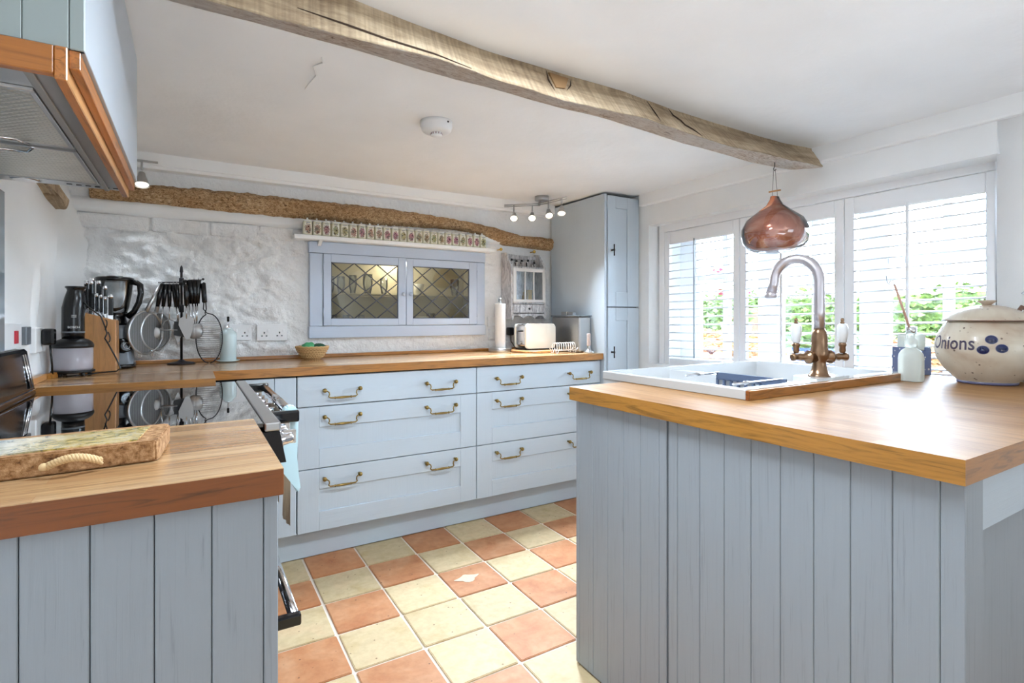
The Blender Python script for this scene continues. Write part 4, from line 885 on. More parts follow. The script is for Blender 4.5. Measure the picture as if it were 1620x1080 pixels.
# knife block and knives
t = thing('knife_block', 'wooden knife block with a slanted top full of steel-ended knives', 'knife block', (-.328, 2.79, ZW))
bm = nb(); prism(bm, [(-.390, ZW), (-.266, ZW), (-.268, 1.112), (-.388, 1.150)], 'y', 2.745, 2.85); bmesh.ops.bevel(bm, geom=bm.edges[:], offset=.003, segments=1, affect='EDGES'); obj('block', bm, 'beech', t)
kn = []
for i, (x, y, h, w_, tilt) in enumerate([(x_, y_, h_, w__*1.25, t_) for x_, y_, h_, w__, t_ in [(-.376, 2.83, .13, .011, .0), (-.356, 2.83, .15, .012, .0), (-.334, 2.83, .145, .012, 0), (-.376, 2.77, .10, .010, 0), (-.352, 2.765, .135, .011, 0), (-.334, 2.765, .09, .008, 0), (-.320, 2.765, .088, .008, 0), (-.306, 2.765, .086, .008, 0), (-.288, 2.77, .10, .014, 0), (-.312, 2.825, .13, .011, 0)]]):
    zb = 1.112+(.150-.112)*0+(1.150-1.112)*((-.268-x)/.12)
    lab = ['knife at the back left corner of the wooden block', 'tallest knife handle at the back of the wooden block', 'third knife from the left in the back row of the block', 'knife at the front left corner of the block', 'tall steel-capped knife in the front row of the block, second from left', 'leftmost of the three thin steak knives in the block', 'middle one of the three thin steak knives in the block', 'rightmost of the three thin steak knives in the block', 'thick black knife handle at the right end of the block', 'back row knife nearest the blender'][i]
    k_ = thing('kitchen_knife', lab, 'knife', (x, y, zb), 'knives in the wooden block')
    bm = nb(); box(bm, x-w_/2, x+w_/2, y-.009, y+.009, zb+.016, zb+h-.012, .003); obj('handle', bm, 'black', k_)
    bm = nb(); box(bm, x-w_/2-.0005, x+w_/2+.0005, y-.0095, y+.0095, zb-.01, zb+.016, .001); obj('bolster', bm, 'chrome', k_)
    bm = nb(); tube(bm, [(x-w_/2, y-.005, zb+h-.006), (x+w_/2, y-.005, zb+h-.006)], .0085, 12); obj('end_cap', bm, 'chrome', k_)
    bm = nb(); box(bm, x-w_/2-.0008, x-w_/2+.0012, y-.0096, y-.006, zb, zb+h-.008); obj('tang', bm, 'chrome', k_)
# jug blender
cx_, cy_ = -.292, 2.955
t = thing('jug_blender', 'black and grey jug blender with a glass jug, behind the knife block', 'blender', (cx_, cy_, ZW))
bm = nb(); lathe(bm, [(.072, 0), (.076, .006), (.072, .03), (.064, .11), (.054, .17), (.05, .19)], (cx_, cy_, ZW), 28, sq=4); obj('motor_base', bm, 'grey', t)
bm = nb(); lathe(bm, [(.073, 0), (.0775, .004), (.0765, .016), (.073, .017)], (cx_, cy_, ZW), 28, sq=4); obj('foot', bm, 'black', t)
bm = nb(); d = Vector((.62, -.78, 0)); p = Vector((cx_+.030, cy_-.058, 1.0)); tube(bm, [p, p+d*.012, p+d*.014, p+d*.030, p+d*.032], [.033, .033, .029, .027, .023], 24); kb = obj('control_knob', bm, 'black', t)
bm = nb(); p2 = p+d*.0322; u = Vector((.78, .62, 0)); tube(bm, [p2+u*.014*math.cos(a)+Vector((0, 0, .014*math.sin(a))) for a in lin(0, 2*PI, 17)[:-1]], .0015, 6, closed=True); child_of(obj_off('knob_ring', bm, 'steel', kb), kb)
bm = nb(); lathe(bm, [(.05, .19), (.045, .20), (.042, .215), (.04, .225), (.048, .245)], (cx_, cy_, ZW), 24); obj('collar', bm, 'black', t)
bm = nb(); lathe(bm, [(.044, .24), (.052, .27), (.062, .33), (.068, .385), (.069, .39), (.065, .388), (.058, .33), (.048, .27), (.0, .25)], (cx_, cy_, ZW), 28); obj('glass_jug', bm, 'clear', t)
bm = nb(); lathe(bm, [(.071, .385), (.071, .40), (.062, .404), (.03, .404), (.03, .409), (0, .409)], (cx_, cy_, ZW), 28); obj('lid', bm, 'black', t)
bm = nb(); q = lambda r, z: (cx_+r*.95, cy_-r*.3, ZW+z); tube(bm, [q(.06, .385), q(.085, .38), q(.100, .37), q(.102, .33), q(.094, .29), q(.075, .25), q(.05, .225)], [.012, .013, .013, .012, .012, .012, .013], 10); obj('jug_handle', bm, 'black', t)
# food processor with hand blender on top
cx_, cy_ = -.391, 2.64
t = thing('food_chopper', 'black hand blender standing on a round clear chopper bowl', 'food processor', (cx_, cy_, ZW))
bm = nb(); lathe(bm, [(.062, .012), (.068, .014), (.068, .02), (.062, .022)], (cx_, cy_, ZW), 32); obj('base_ring', bm, 'blackm', t)
for a in (-2.2, -.9, .6, 2.2):
    bm = nb(); x, y = cx_+.056*math.cos(a), cy_+.056*math.sin(a); cyl(bm, (x, y, ZW), (x, y, ZW+.014), .007, n=10); obj('foot', bm, 'blackm', t)
bm = nb(); lathe(bm, [(.060, .021), (.062, .03), (.063, .112), (.060, .112), (.059, .03), (.0, .026)], (cx_, cy_, ZW), 36); obj('bowl', bm, 'smoke', t)
bm = nb(); cyl(bm, (cx_, cy_, ZW+.028), (cx_, cy_, ZW+.10), .012, n=14); box(bm, cx_-.045, cx_+.045, cy_-.006, cy_+.006, ZW+.034, ZW+.037); obj('blade', bm, 'plastic', t)
bm = nb(); lathe(bm, [(.064, .108), (.065, .118), (.060, .128), (.048, .138), (.03, .145), (0, .146)], (cx_, cy_, ZW), 36); obj('bowl_lid', bm, 'blackm', t)
bm = nb(); lathe(bm, [(.035, .14), (.036, .17), (.0355, .235), (.0365, .262), (.032, .30), (.026, .328), (.028, .335), (.034, .340), (.033, .345), (0, .346)], (cx_, cy_, ZW), 28)
for v in bm.verts:
    if v.co.z > ZW+.25: v.co.x += .008*((v.co.z-ZW-.25)/.09)
bl_ = obj('motor_handle', bm, 'black', t)
bm = nb(); lathe(bm, [(.0362, .165), (.0366, .168), (.0362, .171)], (cx_, cy_, ZW), 28); child_of(obj_off('seam', bm, 'grey', bl_), bl_)
me = text_mesh('BOSCH', .0115); bm = nb(); bm.from_mesh(me)
for v in bm.verts:
    a = -PI/2+.18+v.co.x/.0366; v.co = Vector((cx_+.0368*math.cos(a), cy_+.0368*math.sin(a), ZW+.187+v.co.y))
child_of(obj_off('lettering', bm, 'plastic', bl_), bl_)
bm = nb()
for k in range(2):
    for j in range(6):
        a = -PI/2+.0+.07*j; bm.faces.new([bm.verts.new((cx_+.0368*math.cos(a+da), cy_+.0368*math.sin(a+da), ZW+.232-.006*k+dz)) for da, dz in ((0, 0), (.05, 0), (.05, .0018), (0, .0018))])
child_of(obj_off('small_print', bm, 'plastic', bl_), bl_)
bm = nb(); tube(bm, [(cx_+.012, cy_-.012, 1.235), (cx_+.030, cy_-.016, 1.19), (cx_+.048, cy_-.01, 1.165), (-.315, 2.715, 1.13), (-.300, 2.700, 1.09), (-.293, 2.70, 1.06), (-.300, 2.70, 1.04), (-.290, 2.70, 1.02), (-.265, 2.71, .96), (-.250, 2.725, .915), (-.262, 2.70, .905), (-.32, 2.66, .9045), (-.345, 2.60, .904), (-.40, 2.57, .904)], .0028, 8); obj('cable', bm, 'black', t)
for c0, dz in (((-.300, 2.697, 1.095), 1), ((-.290, 2.697, 1.045), -1)):
    bm = nb(); tube(bm, [(c0[0]+.010*math.sin(a)*math.cos(a*.5), c0[1]-.003*math.cos(a), c0[2]+.022*dz*math.cos(a)) for a in lin(0, 2*PI, 15)[:-1]], .0024, 6, closed=True); obj('cable_loop', bm, 'black', t)

# utensil stand
ux, uy = -.040, 3.02
t = thing('utensil_stand', 'black revolving utensil stand with a round foot and central pole', 'utensil stand', (ux, uy, ZW))
bm = nb(); lathe(bm, [(.058, 0), (.06, .003), (.05, .007), (.02, .012), (.008, .02), (0, .02)], (ux, uy, ZW), 28, sq=2); obj('foot', bm, 'iron', t)
bm = nb(); tube(bm, [(ux, uy, ZW+.01), (ux, uy, 1.34), (ux, uy, 1.345), (ux, uy, 1.365), (ux, uy, 1.375)], [.0055, .0055, .008, .006, .002], 10); obj('pole', bm, 'iron', t)
for z in (1.298, 1.168):
    bm = nb(); tube(bm, [(ux, uy, z-.02), (ux, uy, z-.018), (ux, uy, z+.015), (ux, uy, z+.018)], [.006, .011, .011, .006], 10); obj('collar', bm, 'iron', t)
bm = nb(); tube(bm, [(ux-.092, uy-.02, 1.288), (ux-.05, uy-.03, 1.290), (ux, uy-.012, 1.293), (ux+.04, uy-.03, 1.304), (ux+.085, uy-.03, 1.306)], .003, 8); ball(bm, (ux+.09, uy-.03, 1.31), .006, 8); obj('hanging_rail', bm, 'iron', t)
def hang(name, label, x, y, zt, kind, lean=0, m='black', hl=.108, r=.0105, grp='utensils hanging on the stand'):
    t = thing(name, label, 'utensil', (x, y, zt), grp); L_ = lambda d: x+lean*d
    bm = nb(); tube(bm, [(x, y, zt), (x, y, zt-.004), (L_(hl*.5), y, zt-hl*.5), (L_(hl), y, zt-hl)], [r*.6, r, r*.9, r*.75], 10); obj('handle', bm, m, t)
    bm = nb(); tube(bm, [(x, y-.002, zt+.003), (x, y, zt+.009), (x, y+.002, zt+.003)], .002, 6); obj('hanging_loop', bm, 'chrome', t)
    ze = zt-hl
    if kind == 'none': return t
    neck = {'turner': .06, 'ladle': .11, 'spoon': .10, 'fork': .10, 'server': .07, 'masher': .06, 'spatula': .07, 'whisk': .02}[kind]
    bm = nb(); tube(bm, [(L_(hl), y, ze+.002), (L_(hl+neck), y, ze-neck)], .0028, 8); obj('shaft', bm, 'chrome', t)
    X0, Z0 = L_(hl+neck), ze-neck; bm = nb()
    if kind == 'turner': prism(bm, [(X0-.012, Z0+.012), (X0+.012, Z0+.012), (X0+.030, Z0-.0), (X0+.026, Z0-.05), (X0+.012, Z0-.098), (X0-.004, Z0-.098), (X0-.032, Z0-.03), (X0-.030, Z0-.002)], 'y', y-.001, y+.001)
    elif kind == 'server': prism(bm, [(X0-.006, Z0+.01), (X0+.006, Z0+.01), (X0+.022, Z0-.02), (X0+.016, Z0-.06), (X0, Z0-.105), (X0-.024, Z0-.04), (X0-.020, Z0-.015)], 'y', y-.001, y+.001)
    elif kind == 'spatula': prism(bm, [(X0-.02, Z0), (X0+.02, Z0), (X0+.024, Z0-.075), (X0-.022, Z0-.065)], 'y', y-.002, y+.002)
    elif kind in ('ladle', 'spoon'):
        k = .030 if kind == 'ladle' else .022; ball(bm, (X0+.006, y-.004, Z0-.022), k, 14, sc=(1, .45 if kind == 'spoon' else .8, 1.25))
    elif kind == 'fork':
        for dx in (-.010, -.0035, .0035, .010): tube(bm, [(X0, y, Z0), (X0+dx, y, Z0-.015), (X0+dx, y-.004, Z0-.055)], .0017, 6)
    elif kind == 'masher':
        for k in range(5): tube(bm, [(X0-.032, y-.02+.01*k, Z0-.05), (X0+.032, y-.02+.01*k, Z0-.05)], .003, 6)
        tube(bm, [(X0-.032, y, Z0-.05), (X0-.02, y, Z0-.01), (X0, y, Z0), (X0+.02, y, Z0-.01), (X0+.032, y, Z0-.05)], .003, 6)
    obj({'fork': 'prongs', 'masher': 'masher_head'}.get(kind, 'head'), bm, 'blackm' if kind == 'spatula' else 'headsteel', t); return t
hang('cooking_spoon', 'black-handled spoon on the stand just right of the two sieves', ux-.079, uy-.035, 1.283, 'spoon', -.15)
hang('serving_fork', 'black-handled fork on the left side of the utensil stand', ux-.062, uy-.028, 1.283, 'fork', -.10)
hang('potato_masher', 'dark masher in the middle left of the utensil stand', ux-.048, uy-.025, 1.283, 'masher', 0)
hang('cake_server', 'pointed steel cake server hanging low left of the stand pole', ux-.032, uy-.03, 1.283, 'server', .10, hl=.11)
hang('rubber_spatula', 'black spatula hanging in front of the stand pole', ux-.018, uy-.045, 1.283, 'spatula', .05)
hang('cooking_spoon', 'steel ladle with black handle, first on the right of the stand pole', ux+.014, uy-.03, 1.304, 'ladle', .14, hl=.115, r=.0125)
hang('fish_turner', 'broad pale steel fish slice on the front of the utensil stand', ux+.018, uy-.065, 1.278, 'turner', .02, hl=.10)
hang('slotted_spoon', 'steel spoon with a thick black handle, second right of the pole', ux+.034, uy-.03, 1.305, 'ladle', .10, hl=.115, r=.0125)
hang('cooking_spoon', 'steel spoon with a thick black handle, third right of the pole', ux+.052, uy-.03, 1.305, 'spoon', .05, hl=.115, r=.0125)
hang('cooking_spoon', 'long black-handled spoon hanging next to the wire whisk', ux+.070, uy-.03, 1.306, 'spoon', -.03, hl=.115, r=.0125)
sv = mat('fine_wire_mesh', (150, 150, 150), .4, .9); v = coords(sv); w1 = N(sv, 'ShaderNodeTexVoronoi'); w1.inputs['Scale'].default_value = 420; w1.inputs['Randomness'].default_value = 0; L(sv, v, w1.inputs['Vector']); L(sv, ramp(sv, w1.outputs['Distance'], [(.3, (190, 190, 190)), (.5, (96, 94, 92))]), bsdf(sv).inputs['Base Color'])
def sieve(label, c0, R, top, tilt=.35, sx=.62):
    """wire sieve hanging by its handle, bowl opening towards the room"""
    t = thing('wire_sieve', label, 'sieve', tuple(c0), 'sieves hanging on the utensil stand'); c0 = Vector(c0)
    rot = Matrix.Rotation(math.radians(52), 4, 'Z'); T = Matrix.Translation(c0) @ rot
    bm = nb(); vs = lathe(bm, [(R*math.cos(a), -R*.62*math.sin(a)) for a in lin(0, PI/2*.98, 9)], (0, 0, 0), 28)
    # opening axis: local z -> local -y
    xf(vs, T @ Matrix.Rotation(PI/2, 4, 'X').inverted() if False else T @ Matrix.Rotation(PI/2, 4, 'X')); obj('mesh_bowl', bm, sv, t)
    bm = nb(); pts = [T @ Vector((R*math.cos(a), 0, R*math.sin(a))) for a in lin(0, 2*PI, 33)[:-1]]; tube(bm, pts, .0052, 8, closed=True); obj('rim', bm, 'steel', t)
    bm = nb(); tp = Vector(top); a_ = T @ Vector((-.012, 0, R*.98)); b_ = T @ Vector((.012, 0, R*.98)); tube(bm, [(a_+b_)*.5, (a_+b_)*.25+tp*.5, tp], [.0095, .0085, .006], 10); obj('handle', bm, 'steel', t)
    for s in (-.035, .035):
        bm = nb(); p = T @ Vector((s, 0, -math.sqrt(R*R-s*s))); tube(bm, [p+Vector((-.006, 0, .004)), p+Vector((-.007, 0, -.016)), p+Vector((0, 0, -.022)), p+Vector((.007, 0, -.016)), p+Vector((.006, 0, .004))], .0018, 6); obj('hook', bm, 'chrome', t)
sieve('large wire sieve in front, leftmost on the utensil stand', (-.176, 2.935, 1.055), .096, (-.122, 2.985, 1.285))
sieve('second wire sieve hanging just behind the large one', (-.140, 2.985, 1.060), .088, (-.112, 3.0, 1.285))
# balloon whisk / wire skimmer
t = thing('wire_whisk', 'large oval wire whisk with black handle, rightmost on the utensil stand', 'whisk', (.058, 2.985, 1.30))
bm = nb(); tube(bm, [(.048, 2.985, 1.292), (.050, 2.985, 1.29), (.056, 2.985, 1.20), (.057, 2.985, 1.195)], [.006, .0115, .0115, .008], 12); obj('handle', bm, 'black', t)
for side in (-1, 1):
    bm = nb(); pts = [(.057+side*.004, 2.985, 1.197), (.057+side*.006, 2.985, 1.165), (.062-side*.004, 2.985, 1.145)]
    for a in lin(.25, PI*.98, 14): pts.append((.076+(-side)*.056*math.sin(a)*(1.0), 2.985-.0*side, 1.022+.120*math.cos(a)))
    tube(bm, pts, .0028, 7); obj('wire', bm, 'iron', t)
for k in range(19):
    z = 1.105-.0102*k; hw = .056*math.sqrt(max(0, 1-((z-1.022)/.12)**2)); bm = nb(); tube(bm, [(.076-hw, 2.985, z), (.076-hw*.4, 2.965, z-.002), (.076+hw*.4, 2.965, z-.002), (.076+hw, 2.985, z)], .0014, 5); obj('cross_wire', bm, 'steel', t)
# oil bottle on saucer
t = thing('oil_bottle', 'pale blue ceramic oil bottle with a metal pourer standing on a small saucer', 'bottle', (.160, 3.035, ZW))
bm = nb(); lathe(bm, [(.035, .006), (.038, .010), (.038, .135), (.036, .148), (.024, .158), (.020, .164), (.020, .168), (.0, .168)], (.160, 3.035, ZW), 32); obj('bottle_body', bm, 'paleblue', t)
bm = nb(); lathe(bm, [(.016, .166), (.016, .172), (.006, .175), (.004, .20), (.004, .203)], (.160, 3.035, ZW), 14); obj('pourer', bm, 'chrome', t)
bm = nb(); lathe(bm, [(.0055, .203), (.006, .225), (.003, .228), (0, .228)], (.160, 3.035, ZW), 10); obj('pourer_tip', bm, 'black', t)
bm = nb(); lathe(bm, [(.035, 0), (.055, .008), (.053, .010), (.036, .005), (0, .005)], (.160, 3.035, ZW), 32); solo('saucer', bm, 'paleblue', 'small pale saucer under the pale blue oil bottle', 'saucer', (.160, 3.035, ZW))
# basket with green things
wk = mat('wicker', (206, 168, 116), .8)
t = thing('wicker_basket', 'small round wicker basket on the back worktop', 'basket', (.555, 2.985, ZW))
bm = nb(); prof = [(.036, .003), (.052, .012), (.066, .030), (.077, .052), (.081, .064)]
for i in range(9):
    s_ = i/8*4; a = min(3, int(s_)); f_ = s_-a; r_ = prof[a][0]+(prof[a+1][0]-prof[a][0])*f_; z_ = prof[a][1]+(prof[a+1][1]-prof[a][1])*f_
    n_ = 60; tube(bm, [(.555+(r_+.0014*(1 if (k+i) % 2 else -1))*math.cos(2*PI*k/n_), 2.985+(r_+.0014*(1 if (k+i) % 2 else -1))*math.sin(2*PI*k/n_), ZW+z_) for k in range(n_)], .0040, 5, closed=True)
lathe(bm, [(.0, .004), (.036, .004), (.050, .014), (.064, .034), (.075, .058)], (.555, 2.985, ZW), 28); obj('basket_weave', bm, wk, t)
bm = nb(); tube(bm, [(.555+.082*math.cos(a), 2.985+.082*math.sin(a), ZW+.066+.0012*math.sin(a*20)) for a in lin(0, 2*PI, 61)[:-1]], .005, 6, closed=True); obj('basket_rim', bm, wk, t)
gr = mat('green_net', (70, 158, 104), .6); gd = mat('dark_green_net', (34, 84, 58), .7)
bm = nb(); vs = ball(bm, (.535, 2.975, ZW+.068), .030, 18, sc=(1.25, 1, .75)); bmesh.ops.subdivide_edges(bm, edges=bm.edges[:], cuts=1); wob(bm, .008, 45, 2); solo('green_scourer', bm, gr, 'bright green crinkled scrubber on the left in the wicker basket', 'scrubber', (.535, 2.975, ZW+.04))
bm = nb(); vs = ball(bm, (.588, 2.975, ZW+.064), .027, 18, sc=(1.35, 1, .7)); bmesh.ops.subdivide_edges(bm, edges=bm.edges[:], cuts=1)
for v in bm.verts: v.co.z += .003*math.sin(v.co.x*700)
solo('dark_green_brush', bm, gd, 'dark green ribbed brush on the right in the wicker basket', 'brush', (.588, 2.975, ZW+.04))
# paper roll
t = thing('paper_towel_holder', 'steel stand with a round base holding the white kitchen roll', 'roll holder', (1.715, 2.985, ZW))
bm = nb(); lathe(bm, [(.074, 0), (.076, .004), (.076, .022), (.072, .026), (0, .026)], (1.715, 2.985, ZW), 36); obj('base', bm, 'steel', t)
bm = nb(); cyl(bm, (1.715, 2.985, ZW+.02), (1.715, 2.985, ZW+.325), .005, n=10); lathe(bm, [(.014, .318), (.015, .322), (.014, .345), (.0, .348)], (1.715, 2.985, ZW), 16); obj('post', bm, 'steel', t)
bm = nb(); lathe(bm, [(.012, .0265), (.034, .0265), (.0345, .03), (.0345, .308), (.034, .311), (.012, .311)], (1.715, 2.985, ZW), 32); solo('paper_roll', bm, 'paper', 'slim white kitchen roll standing on the steel holder', 'paper roll', (1.715, 2.985, ZW+.0265))
# board + toaster
t = thing('wooden_board', 'round light wooden board under the cream toaster', 'board', (1.90, 2.87, ZW))
bm = nb(); lathe(bm, [(.148, 0), (.15, .003), (.15, .012), (.147, .0145), (0, .0145)], (1.90, 2.87, ZW), 48); obj('board_disc', bm, 'beech', t)
t = thing('toaster', 'cream toaster with glossy rounded front on the round wooden board', 'toaster', (1.91, 2.86, ZW+.015))
def rrect(x0, x1, z0, z1, r, n=6):
    out = []
    for cx, cz, a0 in ((x1-r, z0+r, -PI/2), (x1-r, z1-r, 0), (x0+r, z1-r, PI/2), (x0+r, z0+r, PI)):
        out += [(cx+r*math.cos(a0+PI/2*k/n), cz+r*math.sin(a0+PI/2*k/n)) for k in range(n+1)]
    return out
bm = nb(); prism(bm, rrect(1.795, 2.022, .925, 1.083, .022), 'y', 2.800, 2.815); bmesh.ops.bevel(bm, geom=[e for e in bm.edges if abs(e.verts[0].co.y-2.80) < 1e-5 and abs(e.verts[1].co.y-2.80) < 1e-5], offset=.004, segments=2, affect='EDGES'); obj('front_shell', bm, 'cream', t)
bm = nb(); prism(bm, rrect(1.795, 2.022, .925, 1.083, .022), 'y', 2.925, 2.940); obj('back_shell', bm, 'cream', t)
bm = nb(); prism(bm, rrect(1.798, 2.019, .934, 1.079, .02), 'y', 2.8155, 2.9245); obj('steel_body', bm, 'chrome', t)
bm = nb(); box(bm, 1.800, 2.018, 2.806, 2.934, .9155, .9245, .002); obj('base', bm, 'blackm', t)
for y in (2.845, 2.885): bm = nb(); box(bm, 1.825, 1.99, y, y+.016, 1.0785, 1.0805); obj('slot', bm, 'black', t)
bm = nb(); box(bm, 1.783, 1.7975, 2.855, 2.885, 1.03, 1.04, .003); obj('lever', bm, 'black', t)
bm = nb(); cyl(bm, (1.797, 2.87, .96), (1.788, 2.87, .96), .011, n=16); obj('dial', bm, 'steel', t)
# bin
t = thing('steel_bread_bin', 'tall brushed steel bread bin against the side of the tall cupboard', 'bread bin', (2.14, 2.80, ZW))
bm = nb(); box(bm, 2.093, 2.19, 2.645, 2.945, ZW, 1.128, .012, seg=3); obj('bin_body', bm, 'steel', t)
bm = nb(); box(bm, 2.089, 2.192, 2.640, 2.95, 1.128, 1.136, .002); lid = obj('lid', bm, 'grey', t)
bm = nb(); box(bm, 2.110, 2.135, 2.80, 2.86, 1.136, 1.160, .002); child_of(obj_off('lid_handle', bm, 'steel', lid), lid)
bm = nb(); box(bm, 2.110, 2.135, 2.73, 2.79, 1.136, 1.158, .002); child_of(obj_off('lid_handle', bm, 'steel', lid), lid)
# toast rack
t = thing('toast_rack', 'small white wire toast rack in front of the toaster and bread bin', 'toast rack', (2.0, 2.68, ZW))
wr = mat('white_wire', (224, 222, 216), .3)
for k in range(9):
    x = 1.925+.0175*k; bm = nb(); tube(bm, [(x, 2.65, ZW+.018), (x, 2.648, ZW+.045), (x, 2.655, ZW+.060), (x, 2.675, ZW+.066), (x, 2.695, ZW+.060), (x, 2.702, ZW+.045), (x, 2.70, ZW+.018)], .0022, 6); obj('divider', bm, wr, t)
for y in (2.65, 2.70): bm = nb(); tube(bm, [(1.905, y, ZW+.030), (1.915, y, ZW+.018), (2.075, y, ZW+.018), (2.085, y, ZW+.030)], .0024, 6); obj('side_rail', bm, wr, t)
for x in (1.925, 2.06):
    for y in (2.65, 2.70): bm = nb(); tube(bm, [(x-.01, y, ZW+.018), (x-.008, y, ZW+.003), (x+.008, y, ZW+.003), (x+.01, y, ZW+.018)], .0022, 6); obj('foot', bm, wr, t)
bm = nb(); tube(bm, [(2.075, 2.66, ZW+.02), (2.10, 2.66, ZW+.035), (2.10, 2.69, ZW+.035), (2.075, 2.69, ZW+.02)], .0024, 6); obj('carry_ring', bm, wr, t)
t = thing('coffee_tamper', 'steel tamper with a pale handle standing at the right end of the back worktop', 'tamper', (2.125, 2.59, ZW))
bm = nb(); lathe(bm, [(.033, 0), (.034, .003), (.034, .010), (.028, .014), (.014, .020), (.010, .040), (.009, .048), (0, .048)], (2.125, 2.59, ZW), 28); obj('base', bm, 'steel', t)
bm = nb(); lathe(bm, [(.0125, .046), (.0125, .05), (.0115, .100), (.0125, .118), (.011, .121), (0, .121)], (2.125, 2.59, ZW), 20); obj('handle', bm, mat('pale_handle', (206, 186, 178), .35), t)

# ================================================================== FOREGROUND
ck = mat('cork', (176, 122, 70), .9); v = coords(ck); n1 = noise_tex(ck, v, 95, 5, .65); n2 = noise_tex(ck, v, 260, 2)
L(ck, ramp(ck, n1, [(.32, (92, 58, 30)), (.44, (146, 104, 62)), (.58, (178, 136, 94)), (.72, (204, 166, 124))]), bsdf(ck).inputs['Base Color']); bump(ck, n1, .6, .004); M['cork'] = ck
t = thing('cork_trivet', 'thick cork trivet with a picture tile and rope handle, on the left foreground worktop', 'trivet', (-.16, 1.06, .9005), world=True)
bm = nb(); P = [(-.330, .986), (-.048, 1.012), (-.043, 1.022), (-.033, 1.155), (-.040, 1.163), (-.36, 1.150)]
prism(bm, P, 'z', .901, .9335); bmesh.ops.bevel(bm, geom=bm.edges[:], offset=.0025, segments=2, affect='EDGES'); bmesh.ops.subdivide_edges(bm, edges=bm.edges[:], cuts=2, use_grid_fill=True); wob(bm, .0008, 60); obj('cork_slab', bm, 'cork', t)
pt = mat('painted_landscape_tile', (220, 214, 200), .15, Coat_Weight=.6); v = coords(pt, (1, 1.6, 1)); n1 = noise_tex(pt, v, 22, 6, .65, 1.2); n3 = noise_tex(pt, coords(pt), 60, 4, .7, 1)
sx_ = N(pt, 'ShaderNodeSeparateXYZ'); L(pt, coords(pt), sx_.inputs[0]); mr = N(pt, 'ShaderNodeMapRange'); mr.inputs[1].default_value = -.12; mr.inputs[2].default_value = -.02; L(pt, sx_.outputs[0], mr.inputs[0])
sky = ramp(pt, n1, [(.35, (170, 184, 194)), (.5, (214, 220, 220)), (.65, (232, 230, 222))]); land = ramp(pt, n1, [(.34, (84, 84, 62)), (.43, (176, 158, 80)), (.52, (224, 196, 130)), (.6, (236, 216, 170)), (.72, (150, 150, 128))])
c_ = mixc(pt, mr.outputs[0], sky, land); c_ = mixc(pt, ramp(pt, n3, [(.33, (255, 255, 255)), (.40, (0, 0, 0))]), c_, (84, 78, 72)); L(pt, c_, bsdf(pt).inputs['Base Color'])
bm = nb(); prism(bm, [(-.275, 1.005), (-.073, 1.023), (-.062, 1.135), (-.285, 1.125)], 'z', .933, .9355); obj('picture_tile', bm, pt, t)
rp = mat('rope', (222, 190, 142), .9)
bm = nb(); path = lambda s: Vector((-.176+.062*s, .988+.0055*s-.012*math.sin(PI*min(1, max(0, s))), .916+.014*math.sin(PI*s*.9)-.006*s))
for st in range(3):
    tube(bm, [path(s)+Vector((.0*s, .0028*math.cos(s*34+st*2.094), .0036*math.sin(s*34+st*2.094))) for s in lin(0, 1, 60)], .0026, 6)
obj('rope_handle', bm, rp, t)
bm = nb(); ball(bm, path(0)+Vector((-.003, -.001, 0)), .006, 10); obj('rope_knot', bm, rp, t)

# stoneware jars
sw = mat('speckled_stoneware', (206, 190, 164), .35, Coat_Weight=.3); v = coords(sw); n1 = noise_tex(sw, v, 5, 4, .5, 1); vo = N(sw, 'ShaderNodeTexVoronoi'); vo.inputs['Scale'].default_value = 55; L(sw, v, vo.inputs['Vector']); vr = noise_tex(sw, v, 24, 3)
c_ = ramp(sw, n1, [(.30, (176, 152, 130)), (.46, (204, 192, 172)), (.65, (220, 212, 196))])
mk = N(sw, 'ShaderNodeMath', operation='MULTIPLY'); L(sw, ramp(sw, vo.outputs['Distance'], [(.14, (255, 255, 255)), (.22, (0, 0, 0))]), mk.inputs[0]); L(sw, ramp(sw, vr, [(.50, (0, 0, 0)), (.6, (255, 255, 255))]), mk.inputs[1])
L(sw, mixc(sw, mk.outputs[0], c_, (88, 66, 52)), bsdf(sw).inputs['Base Color']); M['stoneware'] = sw
cobalt = mat('cobalt_glaze', (8, 24, 74), .2, Coat_Weight=.5); cobl = mat('cobalt_rim_line', (98, 98, 128), .3); ink = mat('blue_brown_brushwork', (66, 56, 78), .4); brown = mat('brown_lip', (120, 88, 72), .4)
oc = (2.338, .717, .9005); OP = [(.078, 0), (.080, .008), (.086, .014), (.115, .045), (.137, .085), (.1435, .120), (.140, .150), (.128, .180), (.112, .205), (.106, .212)]
def prad(z):
    return interp([(b_, a) for a, b_ in OP], z)
t = thing('onion_jar', 'round speckled stoneware jar lettered Onions with three cobalt spots, far right of the counter', 'jar', oc)
bm = nb(); lathe(bm, OP, oc, 56); obj('jar_body', bm, 'stoneware', t)
bm = nb(); lathe(bm, [(.079, .0), (.0815, .003), (.081, .010), (.078, .011)], oc, 56); obj('foot_ring', bm, cobl, t)
bm = nb(); lathe(bm, [(.100, .2125), (.119, .213), (.121, .217), (.112, .224), (.100, .236), (.080, .250), (.050, .262), (.026, .267), (.0, .268)], oc, 48); ld = obj('lid', bm, 'stoneware', t)
bm = nb(); lathe(bm, [(.012, .262), (.013, .270), (.026, .280), (.024, .284), (.0, .281)], oc, 24); child_of(obj_off('lid_knob', bm, 'stoneware', ld), ld)
bm = nb(); tube(bm, [(oc[0]+.1205*math.cos(a), oc[1]+.1205*math.sin(a), oc[2]+.2145) for a in lin(0, 2*PI, 61)[:-1]], .0018, 6, closed=True); child_of(obj_off('lip', bm, brown, ld), ld)
view_a = math.atan2(-oc[1], -oc[0])   # the side turned to the room
